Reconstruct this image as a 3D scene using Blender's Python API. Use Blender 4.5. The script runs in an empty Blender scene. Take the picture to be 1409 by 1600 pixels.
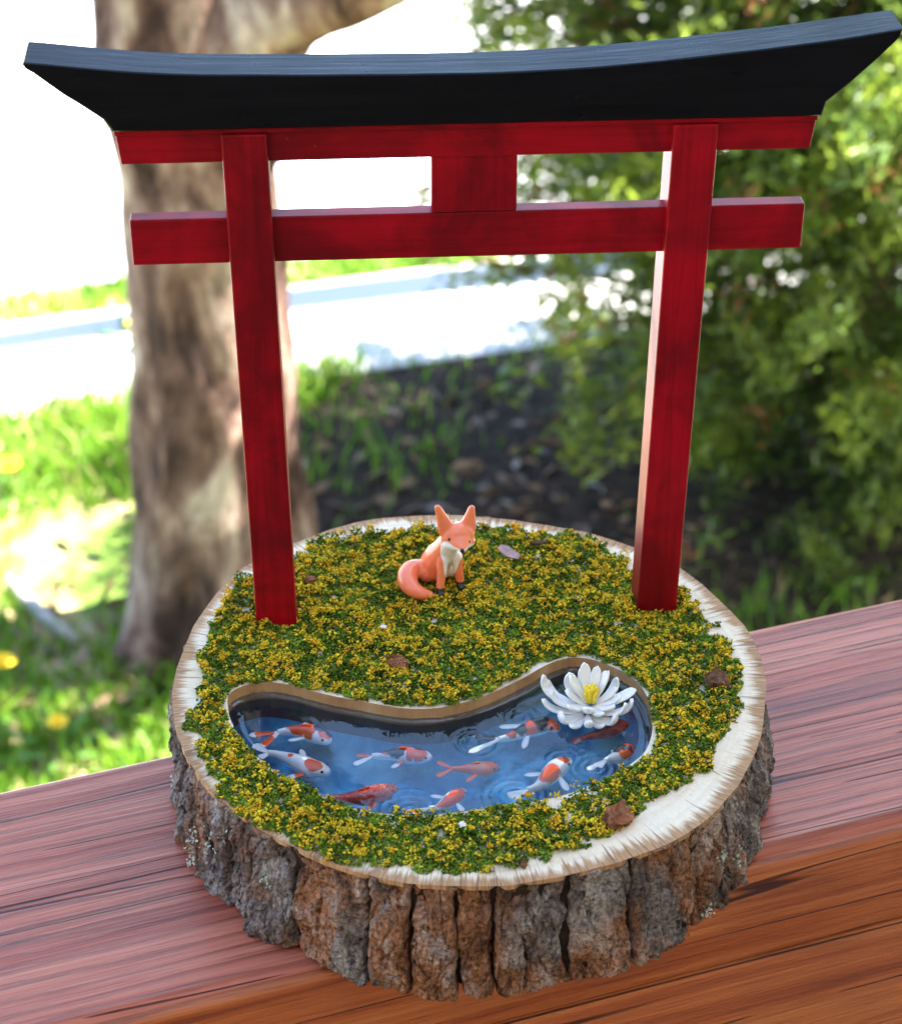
import bpy, bmesh, math, random
import numpy as np
from mathutils import Vector, Matrix, noise as mnoise
from mathutils.geometry import delaunay_2d_cdt
from mathutils.bvhtree import BVHTree

random.seed(7); RNG = np.random.default_rng(7)
scn = bpy.context.scene
COL = scn.collection
U = 0.58                                  # real size of the model-survey unit, metres

# ------------------------------------------------------------------ camera
FPX, IW, IH = 3245.87, 1409.0, 1600.0
YAW, PIT, ROL = 0.0700, -0.54822, 0.0027
CAM = np.array([-0.0685, -0.8551, 0.5868]) * U
FWD = np.array([math.sin(YAW)*math.cos(PIT), math.cos(YAW)*math.cos(PIT), math.sin(PIT)])
_r = np.array([math.cos(YAW), -math.sin(YAW), 0.0]); _u = np.cross(_r, FWD)
RGT = _r*math.cos(ROL) + _u*math.sin(ROL); UPV = -_r*math.sin(ROL) + _u*math.cos(ROL)

def ray(u, v): return FWD + RGT*(u-IW/2)/FPX - UPV*(v-IH/2)/FPX
def at(u, v, z):
    d = ray(u, v); return CAM + d*(z-CAM[2])/d[2]
def at_y(u, v, y):
    d = ray(u, v); return CAM + d*(y-CAM[1])/d[1]
def project(P):
    d = np.asarray(P)-CAM; z = d@FWD
    return np.stack([IW/2+FPX*(d@RGT)/z, IH/2-FPX*(d@UPV)/z], -1)

cd = bpy.data.cameras.new('camera'); cam = bpy.data.objects.new('camera', cd); COL.objects.link(cam)
m = Matrix.Identity(4)
for i in range(3):
    m[i][0] = RGT[i]; m[i][1] = UPV[i]; m[i][2] = -FWD[i]; m[i][3] = CAM[i]
cam.matrix_world = m
cd.sensor_fit = 'VERTICAL'; cd.sensor_height = 24.0; cd.lens = FPX*24/IH
cd.clip_start = 0.02; cd.clip_end = 500
cd.dof.use_dof = True; cd.dof.focus_distance = 0.56; cd.dof.aperture_fstop = 15.0
scn.camera = cam

# ------------------------------------------------------------------ light
SUN_AZ, SUN_EL = math.radians(14), math.radians(60)     # azimuth from +x towards +y
wd = bpy.data.worlds.new('World'); scn.world = wd; wd.use_nodes = True
sky = wd.node_tree.nodes.new('ShaderNodeTexSky'); sky.sky_type = 'NISHITA'; sky.sun_disc = False
sky.sun_elevation = SUN_EL; sky.sun_rotation = math.pi/2-SUN_AZ
sky.air_density = 1.0; sky.dust_density = 0.5; sky.ozone_density = 1.6
bg = wd.node_tree.nodes['Background']; bg.inputs['Strength'].default_value = 0.08
wd.node_tree.links.new(sky.outputs[0], bg.inputs['Color'])
sd = bpy.data.lights.new('sun', 'SUN'); sd.energy = 5.0; sd.angle = math.radians(0.53); sd.color = (1.0, 0.95, 0.86)
sun = bpy.data.objects.new('sun', sd); COL.objects.link(sun); sun.location = (3, 1, 6)
sdir = Vector((math.cos(SUN_AZ)*math.cos(SUN_EL), math.sin(SUN_AZ)*math.cos(SUN_EL), math.sin(SUN_EL)))
sun.rotation_euler = sdir.to_track_quat('Z', 'Y').to_euler()
scn.view_settings.view_transform = 'Standard'; scn.view_settings.look = 'None'
scn.view_settings.gamma = 1.0; scn.view_settings.use_curve_mapping = False
scn.view_settings.exposure = 3.45
scn.cycles.use_denoising = True
scn.cycles.max_bounces = 10; scn.cycles.transparent_max_bounces = 16
scn.cycles.sample_clamp_indirect = 6.0

# ------------------------------------------------------------------ helpers
ORG = {}
def tag(o, label=None, cat=None, group=None, kind=None):
    if label: o['label'] = label
    if cat: o['category'] = cat
    if group: o['group'] = group
    if kind: o['kind'] = kind
    return o
def thing(name, loc, label, cat, group=None):
    o = bpy.data.objects.new(name, None); COL.objects.link(o); o.location = tuple(loc); o.empty_display_size = 0.01
    ORG[o.name] = np.array(loc, float)
    return tag(o, label, cat, group)
def org(o): return ORG.get(o.name, np.zeros(3)) if o is not None else np.zeros(3)

def obj(name, V, F, mat, parent=None, smooth=False, attrs=None, quads=None):
    """One mesh object; V in world metres. F: list of index lists, or an (n,3|4) array."""
    V = np.asarray(V, float) - org(parent)
    me = bpy.data.meshes.new(name)
    if isinstance(F, np.ndarray):
        k = F.shape[1]; n = len(F)
        me.vertices.add(len(V)); me.vertices.foreach_set('co', V.astype(np.float32).ravel())
        me.loops.add(n*k); me.loops.foreach_set('vertex_index', F.astype(np.int32).ravel())
        me.polygons.add(n); me.polygons.foreach_set('loop_start', np.arange(0, n*k, k, dtype=np.int32))
        me.update(calc_edges=True)
    else:
        me.from_pydata([tuple(v) for v in V], [], [list(f) for f in F])
    for an, (typ, data) in (attrs or {}).items():
        a = me.attributes.new(an, typ, 'POINT')
        key = {'FLOAT': 'value', 'FLOAT_VECTOR': 'vector', 'FLOAT_COLOR': 'color'}[typ]
        a.data.foreach_set(key, np.asarray(data, np.float32).ravel())
    if smooth: me.polygons.foreach_set('use_smooth', np.ones(len(me.polygons), bool))
    for mm in (mat if isinstance(mat, (list, tuple)) else [mat]): me.materials.append(mm)
    me.update()
    o = bpy.data.objects.new(name, me); COL.objects.link(o)
    if parent is not None:
        o.parent = parent; ORG[o.name] = org(parent)
    return o

def box(c, s, rot=None):
    v = np.array([[x, y, z] for x in (-.5, .5) for y in (-.5, .5) for z in (-.5, .5)])*np.array(s)
    if rot is not None: v = v@np.asarray(rot).T
    return v+np.array(c), [(0, 1, 3, 2), (4, 6, 7, 5), (0, 4, 5, 1), (2, 3, 7, 6), (0, 2, 6, 4), (1, 5, 7, 3)]
def hexa(P8, bev=0.0, seg=2):
    """A bevelled block from 8 corners (order of box())."""
    bm = bmesh.new(); vs = [bm.verts.new(p) for p in P8]
    for f in box((0, 0, 0), (1, 1, 1))[1]: bm.faces.new([vs[i] for i in f])
    bmesh.ops.recalc_face_normals(bm, faces=bm.faces)
    if bev > 0: bmesh.ops.bevel(bm, geom=list(bm.edges)+list(bm.verts), offset=bev, segments=seg, affect='EDGES', profile=0.5)
    bm.verts.index_update()
    V = np.array([v.co[:] for v in bm.verts]); F = [[v.index for v in f.verts] for f in bm.faces]; bm.free()
    return V, F
def merge(parts):
    V = []; F = []; n = 0
    for v, f in parts:
        V.append(np.asarray(v)); F += [[i+n for i in q] for q in f]; n += len(v)
    return np.concatenate(V), F
def grid_faces(nu, nv, wrap_u=False):
    F = []
    for i in range(nu if wrap_u else nu-1):
        a = i*nv; b = ((i+1) % nu)*nv
        F += [(a+j, b+j, b+j+1, a+j+1) for j in range(nv-1)]
    return F
def tube(P, R, n=10, cap=True):
    P = np.asarray(P, float); R = np.broadcast_to(np.asarray(R, float), (len(P),))
    T = np.gradient(P, axis=0); T /= np.linalg.norm(T, axis=1)[:, None]+1e-12
    ref = np.array([0, 0, 1.]) if abs(T[0][2]) < .9 else np.array([1., 0, 0])
    V = []
    for p, t, r in zip(P, T, R):
        a = np.cross(t, ref); a /= np.linalg.norm(a); b = np.cross(t, a); ref = ref if abs(t@ref) < .95 else a
        for k in range(n):
            q = 2*math.pi*k/n; V.append(p+r*(a*math.cos(q)+b*math.sin(q)))
    F = [(i*n+k, i*n+(k+1) % n, (i+1)*n+(k+1) % n, (i+1)*n+k) for i in range(len(P)-1) for k in range(n)]
    if cap: F += [list(range(n))[::-1], [(len(P)-1)*n+k for k in range(n)]]
    return np.array(V), F
def spline(P, n):
    """Catmull-Rom through P, n samples by arc length."""
    P = np.asarray(P, float); Q = np.vstack([2*P[0]-P[1], P, 2*P[-1]-P[-2]]); out = []
    for i in range(1, len(Q)-2):
        for t in np.linspace(0, 1, 24, endpoint=False):
            a, b, c, d = Q[i-1:i+3]
            out.append(.5*(2*b+(c-a)*t+(2*a-5*b+4*c-d)*t*t+(3*b-a-3*c+d)*t**3))
    out.append(Q[-2]); out = np.array(out)
    s = np.concatenate([[0], np.cumsum(np.linalg.norm(np.diff(out, axis=0), axis=1))]); t = np.linspace(0, s[-1], n)
    return np.stack([np.interp(t, s, out[:, k]) for k in range(out.shape[1])], 1)
def closed_spline(P, n):
    P = np.asarray(P, float); k = len(P)
    Q = spline(np.vstack([P[-3:], P, P[:3]]), 60*(k+6)); 
    i0 = np.argmin(np.linalg.norm(Q[:len(Q)//2]-P[0], axis=1)); i1 = len(Q)//2+np.argmin(np.linalg.norm(Q[len(Q)//2:]-P[0], axis=1))
    Q = Q[i0:i1]; s = np.concatenate([[0], np.cumsum(np.linalg.norm(np.diff(np.vstack([Q, Q[:1]]), axis=0), axis=1))])
    Q = np.vstack([Q, Q[:1]]); t = np.linspace(0, s[-1], n, endpoint=False)
    return np.stack([np.interp(t, s, Q[:, j]) for j in range(2)], 1)
def inside(P, poly):
    P = np.asarray(P); x, y = P[:, 0], P[:, 1]; c = np.zeros(len(P), bool); n = len(poly)
    for i in range(n):
        x1, y1 = poly[i]; x2, y2 = poly[(i+1) % n]
        k = ((y1 > y) != (y2 > y)) & (x < (x2-x1)*(y-y1)/((y2-y1) if y2 != y1 else 1e-12)+x1); c ^= k
    return c
def dist_poly(P, poly):
    P = np.asarray(P)[:, :2]; d = np.full(len(P), 1e9); n = len(poly)
    for i in range(n):
        a = np.asarray(poly[i]); b = np.asarray(poly[(i+1) % n]); ab = b-a
        t = np.clip(((P-a)@ab)/(ab@ab+1e-18), 0, 1); d = np.minimum(d, np.linalg.norm(P-a-t[:, None]*ab, axis=1))
    return d
def _hash(ix, iy, iz, seed):
    h = (ix*374761393+iy*668265263+iz*2147483647+seed*974634777) & 0xffffffff
    h = ((h ^ (h >> 13))*1274126177) & 0xffffffff
    return ((h ^ (h >> 16)) & 0xffffff)/float(0xffffff)
def vnoise(P, seed=0):
    P = np.asarray(P, float); I = np.floor(P).astype(np.int64); f = P-I; f = f*f*(3-2*f); r = 0
    for dx in (0, 1):
        for dy in (0, 1):
            for dz in (0, 1):
                w = (f[..., 0] if dx else 1-f[..., 0])*(f[..., 1] if dy else 1-f[..., 1])*(f[..., 2] if dz else 1-f[..., 2])
                r = r+w*_hash(I[..., 0]+dx, I[..., 1]+dy, I[..., 2]+dz, seed)
    return r*2-1
def fbm(P, seed=0, o=4):
    r = 0; a = 1; 
    for k in range(o): r = r+a*vnoise(np.asarray(P)*2**k, seed+k); a *= .5
    return r

# node helpers
def NEW(name):
    m = bpy.data.materials.new(name); m.use_nodes = True
    return m, m.node_tree, m.node_tree.nodes['Principled BSDF']
def setin(nt, sock, v):
    if isinstance(v, bpy.types.NodeSocket): nt.links.new(v, sock)
    elif v is not None: sock.default_value = v
def N(nt, t, ins=None, **pr):
    n = nt.nodes.new('ShaderNode'+t)
    for k, v in pr.items(): setattr(n, k, v)
    for k, v in (ins or {}).items(): setin(nt, n.inputs[k], v)
    return n
def C(r, g, b): return (r, g, b, 1)
def ramp(nt, fac, stops, interp='LINEAR'):
    n = N(nt, 'ValToRGB', {'Fac': fac}); e = n.color_ramp; e.interpolation = interp
    while len(e.elements) < len(stops): e.elements.new(.5)
    for el, (p, c) in zip(e.elements, stops): el.position = p; el.color = c if len(c) == 4 else (*c, 1)
    return n.outputs['Color']
def coords(nt, scale=(1, 1, 1), rot=(0, 0, 0)):
    t = N(nt, 'TexCoord'); return N(nt, 'Mapping', {'Vector': t.outputs['Object'], 'Scale': scale, 'Rotation': rot}).outputs[0]
def noise(nt, vec, s, d=4, r=.55, dist=0.0):
    return N(nt, 'TexNoise', {'Vector': vec, 'Scale': s, 'Detail': d, 'Roughness': r, 'Distortion': dist}).outputs['Fac']
def mix(nt, f, a, b, mode='MIX'):
    n = N(nt, 'MixRGB', {'Fac': f, 'Color1': a, 'Color2': b}, blend_type=mode); return n.outputs[0]
def math_(nt, op, a, b=0.0, c=0.0, clamp=False):
    n = N(nt, 'Math', None, operation=op, use_clamp=clamp); setin(nt, n.inputs[0], a); setin(nt, n.inputs[1], b); setin(nt, n.inputs[2], c); return n.outputs[0]
def bump(nt, bs, h, dist, strength=1.0):
    b = N(nt, 'Bump', {'Height': h, 'Distance': dist, 'Strength': strength}); nt.links.new(b.outputs[0], bs.inputs['Normal'])
def attr(nt, name, what='Fac'): return N(nt, 'Attribute', None, attribute_name=name).outputs[what]
def finish(nt, bs, col=None, rough=None, spec=None, coat=None):
    setin(nt, bs.inputs['Base Color'], col); setin(nt, bs.inputs['Roughness'], rough)
    setin(nt, bs.inputs['Specular IOR Level'], spec); setin(nt, bs.inputs['Coat Weight'], coat)

def plain(name, col, rough=.6, var=.25, s=40, spec=.5, coat=0.0, bmp=None):
    m, nt, b = NEW(name); v = coords(nt); f = noise(nt, v, s)
    c = ramp(nt, f, [(.3, tuple(x*(1-var) for x in col)), (.7, tuple(min(1, x*(1+var)) for x in col))])
    finish(nt, b, c, rough, spec, coat)
    if bmp: bump(nt, b, noise(nt, v, s*4, 5), bmp)
    return m

# ------------------------------------------------------------------ materials
def red_wood(name, axis):
    m, nt, b = NEW(name); sc = [330, 330, 330]; sc[axis] = 14
    v = coords(nt, tuple(sc)); f = noise(nt, v, 1, 6, .7, 1.2); big = noise(nt, coords(nt), 30, 5, .6, .5)
    c = ramp(nt, f, [(.25, (.21, .0012, .005)), (.5, (.33, .0018, .010)), (.75, (.41, .0028, .014))])
    c = mix(nt, ramp(nt, big, [(.40, (0, 0, 0)), (.60, (1, 1, 1))]), c, mix(nt, 1, c, C(.50, .40, .45), 'MULTIPLY'))
    spk = ramp(nt, noise(nt, coords(nt), 700, 2), [(.76, (0, 0, 0)), (.80, (1, 1, 1))])
    c = mix(nt, math_(nt, 'MULTIPLY', spk, .35), c, C(.45, .12, .10))
    finish(nt, b, c, math_(nt, 'MULTIPLY_ADD', big, .3, .22), .20, .0); bump(nt, b, f, .00010, .5); return m
M_redX = red_wood('red_stain_along', 0); M_redZ = red_wood('red_stain_upright', 2)
def black_paint():
    m, nt, b = NEW('black_brushed_paint'); v = coords(nt, (25, 420, 420)); f = noise(nt, v, 1, 5, .65)
    g = noise(nt, coords(nt), 60, 4); dot = ramp(nt, noise(nt, coords(nt), 260, 2), [(.77, (0, 0, 0)), (.8, (1, 1, 1))])
    c = mix(nt, math_(nt, 'MULTIPLY', dot, .3), ramp(nt, f, [(.3, (.0012, .0014, .002)), (.7, (.0035, .004, .006))]), C(.15, .16, .2))
    finish(nt, b, c, math_(nt, 'MULTIPLY_ADD', g, .25, .18), .2, 0); bump(nt, b, f, .00025, .7); return m
M_black = black_paint()
def cream():
    m, nt, b = NEW('cream_cut_wood')
    rim = attr(nt, 'rim'); d = attr(nt, 'dir', 'Vector')
    n1 = noise(nt, N(nt, 'VectorMath', {0: d, 1: (60, 60, 0)}, operation='MULTIPLY').outputs[0], 1, 5, .75)
    n2 = noise(nt, N(nt, 'VectorMath', {0: d, 1: (7, 7, 0)}, operation='MULTIPLY').outputs[0], 1, 3)
    n3 = noise(nt, N(nt, 'VectorMath', {0: d, 1: (110, 110, 30)}, operation='MULTIPLY').outputs[0], 1, 3, .7)
    spike = math_(nt, 'POWER', math_(nt, 'MULTIPLY_ADD', n1, 1.9, -.45, True), 2.2)
    e = math_(nt, 'SUBTRACT', rim, math_(nt, 'MULTIPLY', spike, math_(nt, 'MULTIPLY_ADD', math_(nt, 'POWER', n2, 2.5), .036, .0005))); e = math_(nt, 'SUBTRACT', e, math_(nt, 'MULTIPLY', n2, .0030))
    e = math_(nt, 'SUBTRACT', e, math_(nt, 'MULTIPLY_ADD', n3, .003, -.0015))
    t = math_(nt, 'MULTIPLY_ADD', e, 420, .35, True)
    fib = noise(nt, coords(nt), 900, 4, .7); ring = noise(nt, N(nt, 'VectorMath', {0: d, 1: (1.5, 1.5, 420)}, operation='MULTIPLY').outputs[0], 1, 3)
    base = ramp(nt, ring, [(.3, (.76, .58, .36)), (.55, (.86, .71, .49)), (.8, (.90, .78, .58))])
    base = mix(nt, .35, base, ramp(nt, fib, [(.3, (.62, .50, .33)), (.7, (.88, .78, .60))]))
    inner = ramp(nt, n3, [(.3, (.26, .12, .05)), (.55, (.46, .26, .12)), (.8, (.58, .38, .21))])
    c = mix(nt, t, inner, base)
    ck = math_(nt, 'ABSOLUTE', math_(nt, 'SUBTRACT', noise(nt, N(nt, 'VectorMath', {0: d, 1: (16, 16, 6)}, operation='MULTIPLY').outputs[0], 1, 2), .5))
    lim = math_(nt, 'MULTIPLY_ADD', rim, -1.1, .012)          # hairline drying cracks, widest at the edge
    c = mix(nt, math_(nt, 'MULTIPLY', math_(nt, 'LESS_THAN', ck, lim), .7), c, C(.20, .10, .05))
    st_ = noise(nt, coords(nt), 36, 4); c = mix(nt, ramp(nt, st_, [(.52, (0, 0, 0)), (.75, (.45, .45, .45))]), c, C(.62, .42, .22))
    finish(nt, b, c, .75, .25); bump(nt, b, math_(nt, 'ADD', fib, n3), .0003, .6); return m
M_cream = cream()
def bark(name, grey):
    m, nt, b = NEW(name); v = coords(nt); vs = coords(nt, (1, 1, .55))
    a = noise(nt, vs, 70, 6, .65, .8); f = noise(nt, v, 900, 6, .75); g = noise(nt, vs, 34, 4, .6, .4); h = noise(nt, coords(nt, (1, 1, .4)), 190, 5, .7, .5)
    warm = ramp(nt, a, [(.30, (.075, .034, .018)), (.42, (.20, .088, .042)), (.50, (.33, .145, .068)), (.57, (.35, .21, .145)), (.70, (.50, .39, .33))])
    cool = ramp(nt, a, [(.30, (.035, .030, .027)), (.5, (.18, .145, .125)), (.66, (.40, .35, .31))])
    c = mix(nt, ramp(nt, math_(nt, 'ADD', g, grey), [(.46, (0, 0, 0)), (.56, (1, 1, 1))]), warm, cool)
    c = mix(nt, .9, c, ramp(nt, f, [(.34, (.11, .10, .10)), (.48, (.95, .95, .95)), (.66, (2.0, 1.95, 1.9))]), 'MULTIPLY')
    crack = ramp(nt, h, [(.33, (.10, .085, .08)), (.42, (1, 1, 1))]); c = mix(nt, 1, c, crack, 'MULTIPLY')
    finish(nt, b, c, .85, .2); bump(nt, b, math_(nt, 'ADD', math_(nt, 'ADD', f, h), math_(nt, 'MULTIPLY', a, 1.5)), .0011, 1.0); return m
M_bark = [bark('bark_warm', -.055), bark('bark_mixed', .0), bark('bark_grey', .10)]
M_fissure = plain('bark_fissure', (.035, .022, .015), .95, .4, 300, .1, 0, .0006)
M_barkcut = plain('bark_cut_face', (.30, .155, .075), .85, .35, 500, .2, 0, .0004)
M_lichen = plain('lichen', (.50, .55, .44), .95, .25, 600, .1)
def pond_wall():
    m, nt, b = NEW('routed_wood_wall'); v = coords(nt, (1, 1, .15)); f = noise(nt, v, 160, 4, .6); g = noise(nt, coords(nt), 45, 3)
    c = ramp(nt, f, [(.3, (.36, .17, .055)), (.55, (.50, .27, .10)), (.75, (.60, .36, .16))])
    c = mix(nt, ramp(nt, g, [(.5, (0, 0, 0)), (.7, (.6, .6, .6))]), c, C(.26, .10, .035))
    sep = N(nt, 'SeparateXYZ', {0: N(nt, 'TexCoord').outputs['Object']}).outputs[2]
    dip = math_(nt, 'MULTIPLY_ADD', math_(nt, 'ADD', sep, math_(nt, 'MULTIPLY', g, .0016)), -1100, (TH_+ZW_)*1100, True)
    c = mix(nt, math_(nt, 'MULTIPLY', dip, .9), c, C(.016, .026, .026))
    finish(nt, b, c, .5, .3); bump(nt, b, f, .0002); return m
TH_ = .0605*U; ZW_ = -.0043
M_wall = pond_wall()
def pearl():
    m, nt, b = NEW('pearl_blue_pond_floor'); v = coords(nt)
    f = noise(nt, v, 2600, 1, .5); g = noise(nt, v, 55, 5, .6, .8)
    c = ramp(nt, g, [(.36, (.045, .26, .46)), (.50, (.10, .46, .76)), (.64, (.26, .74, 1.0))])  # pearl pigment; cloudy pale swirls also paint in the brightness of reflected sky
    sp = ramp(nt, f, [(.62, (0, 0, 0)), (.74, (1, 1, 1))])
    c = mix(nt, math_(nt, 'MULTIPLY', sp, .5), c, C(.45, .85, 1.0))
    finish(nt, b, c, .13, .5); b.inputs['Metallic'].default_value = .64
    bump(nt, b, f, .00005, .5); return m
M_floor = pearl()
def resin():
    m = bpy.data.materials.new('clear_resin_water'); m.use_nodes = True; nt = m.node_tree; nt.nodes.clear()
    fr = N(nt, 'Fresnel', {'IOR': 1.45}); tr = N(nt, 'BsdfTransparent', {'Color': C(.96, .98, 1.0)})
    gl = N(nt, 'BsdfGlossy', {'Color': C(1, 1, 1), 'Roughness': .025})
    v = coords(nt); bm_ = N(nt, 'Bump', {'Height': noise(nt, v, 130, 2), 'Distance': .00006, 'Strength': .5})
    nt.links.new(bm_.outputs[0], gl.inputs['Normal']); nt.links.new(bm_.outputs[0], fr.inputs['Normal'])
    k = fr.outputs[0]
    mx = N(nt, 'MixShader', {0: k, 1: tr.outputs[0], 2: gl.outputs[0]})
    o = N(nt, 'OutputMaterial'); nt.links.new(mx.outputs[0], o.inputs['Surface']); return m
M_resin = resin()
def tinted(name, rough=.9, spec=.15, trans=0.0):
    m, nt, b = NEW(name); c = attr(nt, 'tint', 'Color'); finish(nt, b, c, rough, spec)
    if trans:
        tl = N(nt, 'BsdfTranslucent', {'Color': c}); o = nt.nodes['Material Output']
        mx = N(nt, 'MixShader', {0: trans, 1: b.outputs[0], 2: tl.outputs[0]}); nt.links.new(mx.outputs[0], o.inputs['Surface'])
    return m
M_flock = tinted('moss_flock', .9, .1, .08); M_leaf = tinted('leaf', .32, .5, .45); M_grass = tinted('grass_blade', .5, .35, .4)
def koi_mat(name, base, orange, black, scales=False):
    m, nt, b = NEW(name); v = coords(nt); n = noise(nt, v, 700, 3)
    po = math_(nt, 'MULTIPLY_ADD', math_(nt, 'ADD', attr(nt, 'patch'), math_(nt, 'MULTIPLY_ADD', n, .3, -.15)), 14, -6.5, True)
    pb = math_(nt, 'MULTIPLY_ADD', math_(nt, 'ADD', attr(nt, 'spot'), math_(nt, 'MULTIPLY_ADD', n, .3, -.15)), 14, -6.5, True)
    c = mix(nt, po, base, orange); c = mix(nt, pb, c, black)
    c = mix(nt, .25, c, ramp(nt, noise(nt, v, 350, 4), [(.3, (.7, .7, .7)), (.7, (1, 1, 1))]), 'MULTIPLY')
    if scales:
        vo = N(nt, 'TexVoronoi', {'Vector': v, 'Scale': 900}, feature='DISTANCE_TO_EDGE').outputs['Distance']
        c = mix(nt, ramp(nt, vo, [(.02, (.8, .8, .8)), (.10, (0, 0, 0))]), c, C(.16, .012, .008))
    finish(nt, b, c, .3, .5, .3); b.inputs['Subsurface Weight'].default_value = .0
    return m
WHT = C(.90, .83, .72); ORA = C(.88, .10, .008); BLK = C(.010, .009, .012)
M_koi = koi_mat('koi_white_orange', WHT, ORA, BLK)
M_koi_red = koi_mat('koi_red', C(.72, .07, .022), C(.85, .13, .03), BLK, True)
M_koi_ora = koi_mat('koi_orange', C(.90, .16, .035), C(.80, .20, .06), BLK)
M_eye = plain('black_gloss', (.006, .006, .007), .15, .1, 100, .5)
def petal_mat():
    m, nt, b = NEW('white_clay'); v = coords(nt); f = noise(nt, v, 90, 4)
    finish(nt, b, ramp(nt, f, [(.3, (.80, .77, .69)), (.7, (.88, .86, .80))]), .42, .4)
    b.inputs['Subsurface Weight'].default_value = .25; b.inputs['Subsurface Radius'].default_value = (.002, .0015, .001)
    bump(nt, b, noise(nt, v, 500, 3), .00015, .5); return m
M_petal = petal_mat(); M_stamen = plain('yellow_clay', (.90, .66, .03), .45, .12, 200, .4)
def fox_mat():
    m, nt, b = NEW('glazed_fox'); v = coords(nt); f = noise(nt, v, 130, 4)
    c = ramp(nt, f, [(.3, (.90, .19, .07)), (.7, (.95, .29, .14))])
    w = math_(nt, 'MULTIPLY_ADD', attr(nt, 'bib'), 6, -2.5, True); k = math_(nt, 'MULTIPLY_ADD', attr(nt, 'paw'), 6, -2.5, True)
    c = mix(nt, w, c, C(.88, .85, .76)); c = mix(nt, k, c, C(.012, .013, .018)); e = math_(nt, 'MULTIPLY', attr(nt, 'ear'), .8, 0, True)
    c = mix(nt, e, c, C(.92, .26, .04))
    finish(nt, b, c, .30, .5, .2); b.inputs['Subsurface Weight'].default_value = .15; b.inputs['Subsurface Radius'].default_value = (.002, .0008, .0004)
    bump(nt, b, noise(nt, v, 260, 3), .00025, .6); return m
M_fox = fox_mat()
def redwood(name, lo, hi, dark):
    m, nt, b = NEW(name); v = coords(nt, (2.2, 95, 95)); vv = coords(nt, (1.2, 18, 18)); fine = coords(nt, (34, 1000, 1000))
    f = noise(nt, v, 1, 5, .6, 1.2); g = noise(nt, vv, 1, 3, .5, .8); h = noise(nt, fine, 1, 4, .65)
    c = ramp(nt, f, [(.30, dark), (.44, lo), (.62, hi), (.72, tuple(x*1.12 for x in hi))])
    c = mix(nt, ramp(nt, g, [(.4, (0, 0, 0)), (.65, (.7, .7, .7))]), c, mix(nt, 1, c, C(.72, .62, .60), 'MULTIPLY'))
    c = mix(nt, .8, c, ramp(nt, h, [(.30, (.50, .46, .46)), (.45, (1, 1, 1)), (.75, (1.2, 1.17, 1.15))]), 'MULTIPLY')
    ck = math_(nt, 'ABSOLUTE', math_(nt, 'SUBTRACT', noise(nt, coords(nt, (1.6, 90, 90)), 1, 1, .4, .2), .5)); gate = noise(nt, coords(nt, (5, 40, 40), (0, 0, .02)), 1, 1)
    wv = N(nt, 'TexWave', {'Vector': coords(nt, (.22, 1, 1), (0, 0, .004)), 'Scale': 62, 'Distortion': 5.5, 'Detail': 3, 'Detail Scale': .7, 'Detail Roughness': .6}, wave_type='BANDS', bands_direction='Y', wave_profile='SAW').outputs['Fac']
    c = mix(nt, .85, c, ramp(nt, wv, [(.0, (1.08, 1.08, 1.08)), (.62, (.98, .96, .95)), (.86, (.62, .54, .52)), (.97, (.52, .44, .42)), (1.0, (1, 1, 1))]), 'MULTIPLY')
    crk = ramp(nt, math_(nt, 'ADD', ck, ramp(nt, gate, [(.54, (.0, .0, .0)), (.62, (.1, .1, .1))])), [(.004, (.16, .10, .10)), (.012, (1, 1, 1))]); c = mix(nt, 1, c, crk, 'MULTIPLY')
    fleck = ramp(nt, noise(nt, coords(nt, (40, 500, 500)), 1, 2), [(.25, (.2, .15, .15)), (.30, (1, 1, 1))]); c = mix(nt, .7, c, fleck, 'MULTIPLY')
    finish(nt, b, c, math_(nt, 'MULTIPLY_ADD', h, .22, .27), .42); bump(nt, b, math_(nt, 'ADD', math_(nt, 'MULTIPLY', f, 1.2), math_(nt, 'ADD', h, crk)), .0006, .8); return m
M_cap = redwood('stained_redwood_top', (.40, .100, .052), (.52, .165, .092), (.23, .052, .030))
M_rail = redwood('redwood_face_no_sheen', (.43, .108, .028), (.58, .190, .055), (.24, .050, .016))  # same railing wood; orange look without sky sheen is put into the colour
M_deck = redwood('deck_boards', (.22, .08, .04), (.32, .13, .07), (.12, .04, .02))
def tree_bark():
    m, nt, b = NEW('tree_bark'); v = coords(nt, (1, 1, .40)); a = noise(nt, v, 11, 5, .6, .6); f = noise(nt, v, 40, 5, .75); g = noise(nt, coords(nt), 4, 3)
    c = ramp(nt, a, [(.38, (.045, .028, .025)), (.46, (.14, .085, .070)), (.54, (.25, .165, .135)), (.63, (.50, .42, .35))])
    c = mix(nt, .6, c, ramp(nt, f, [(.36, (.30, .30, .32)), (.62, (1.35, 1.32, 1.3))]), 'MULTIPLY')
    finish(nt, b, c, .9, .15); bump(nt, b, math_(nt, 'ADD', a, f), .02, .8); return m
M_tree = tree_bark(); M_twig = plain('twig_bark', (.10, .07, .05), .9, .3, 30, .1)
def ground_mat():
    m, nt, b = NEW('lawn_soil'); v = coords(nt); a = noise(nt, v, 2.2, 4, .6, .5); f = noise(nt, v, 28, 5, .7); g = noise(nt, v, 90, 3)
    c = ramp(nt, a, [(.32, (.055, .105, .020)), (.46, (.12, .19, .035)), (.53, (.40, .32, .17)), (.72, (.55, .45, .28))])
    c = mix(nt, .8, c, ramp(nt, f, [(.28, (.35, .35, .32)), (.5, (1, 1, 1)), (.75, (1.4, 1.35, 1.2))]), 'MULTIPLY')
    c = mix(nt, ramp(nt, g, [(.62, (0, 0, 0)), (.72, (.6, .6, .6))]), c, C(.40, .33, .22))
    finish(nt, b, c, .95, .1); bump(nt, b, f, .02); return m
M_ground = ground_mat()
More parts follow.
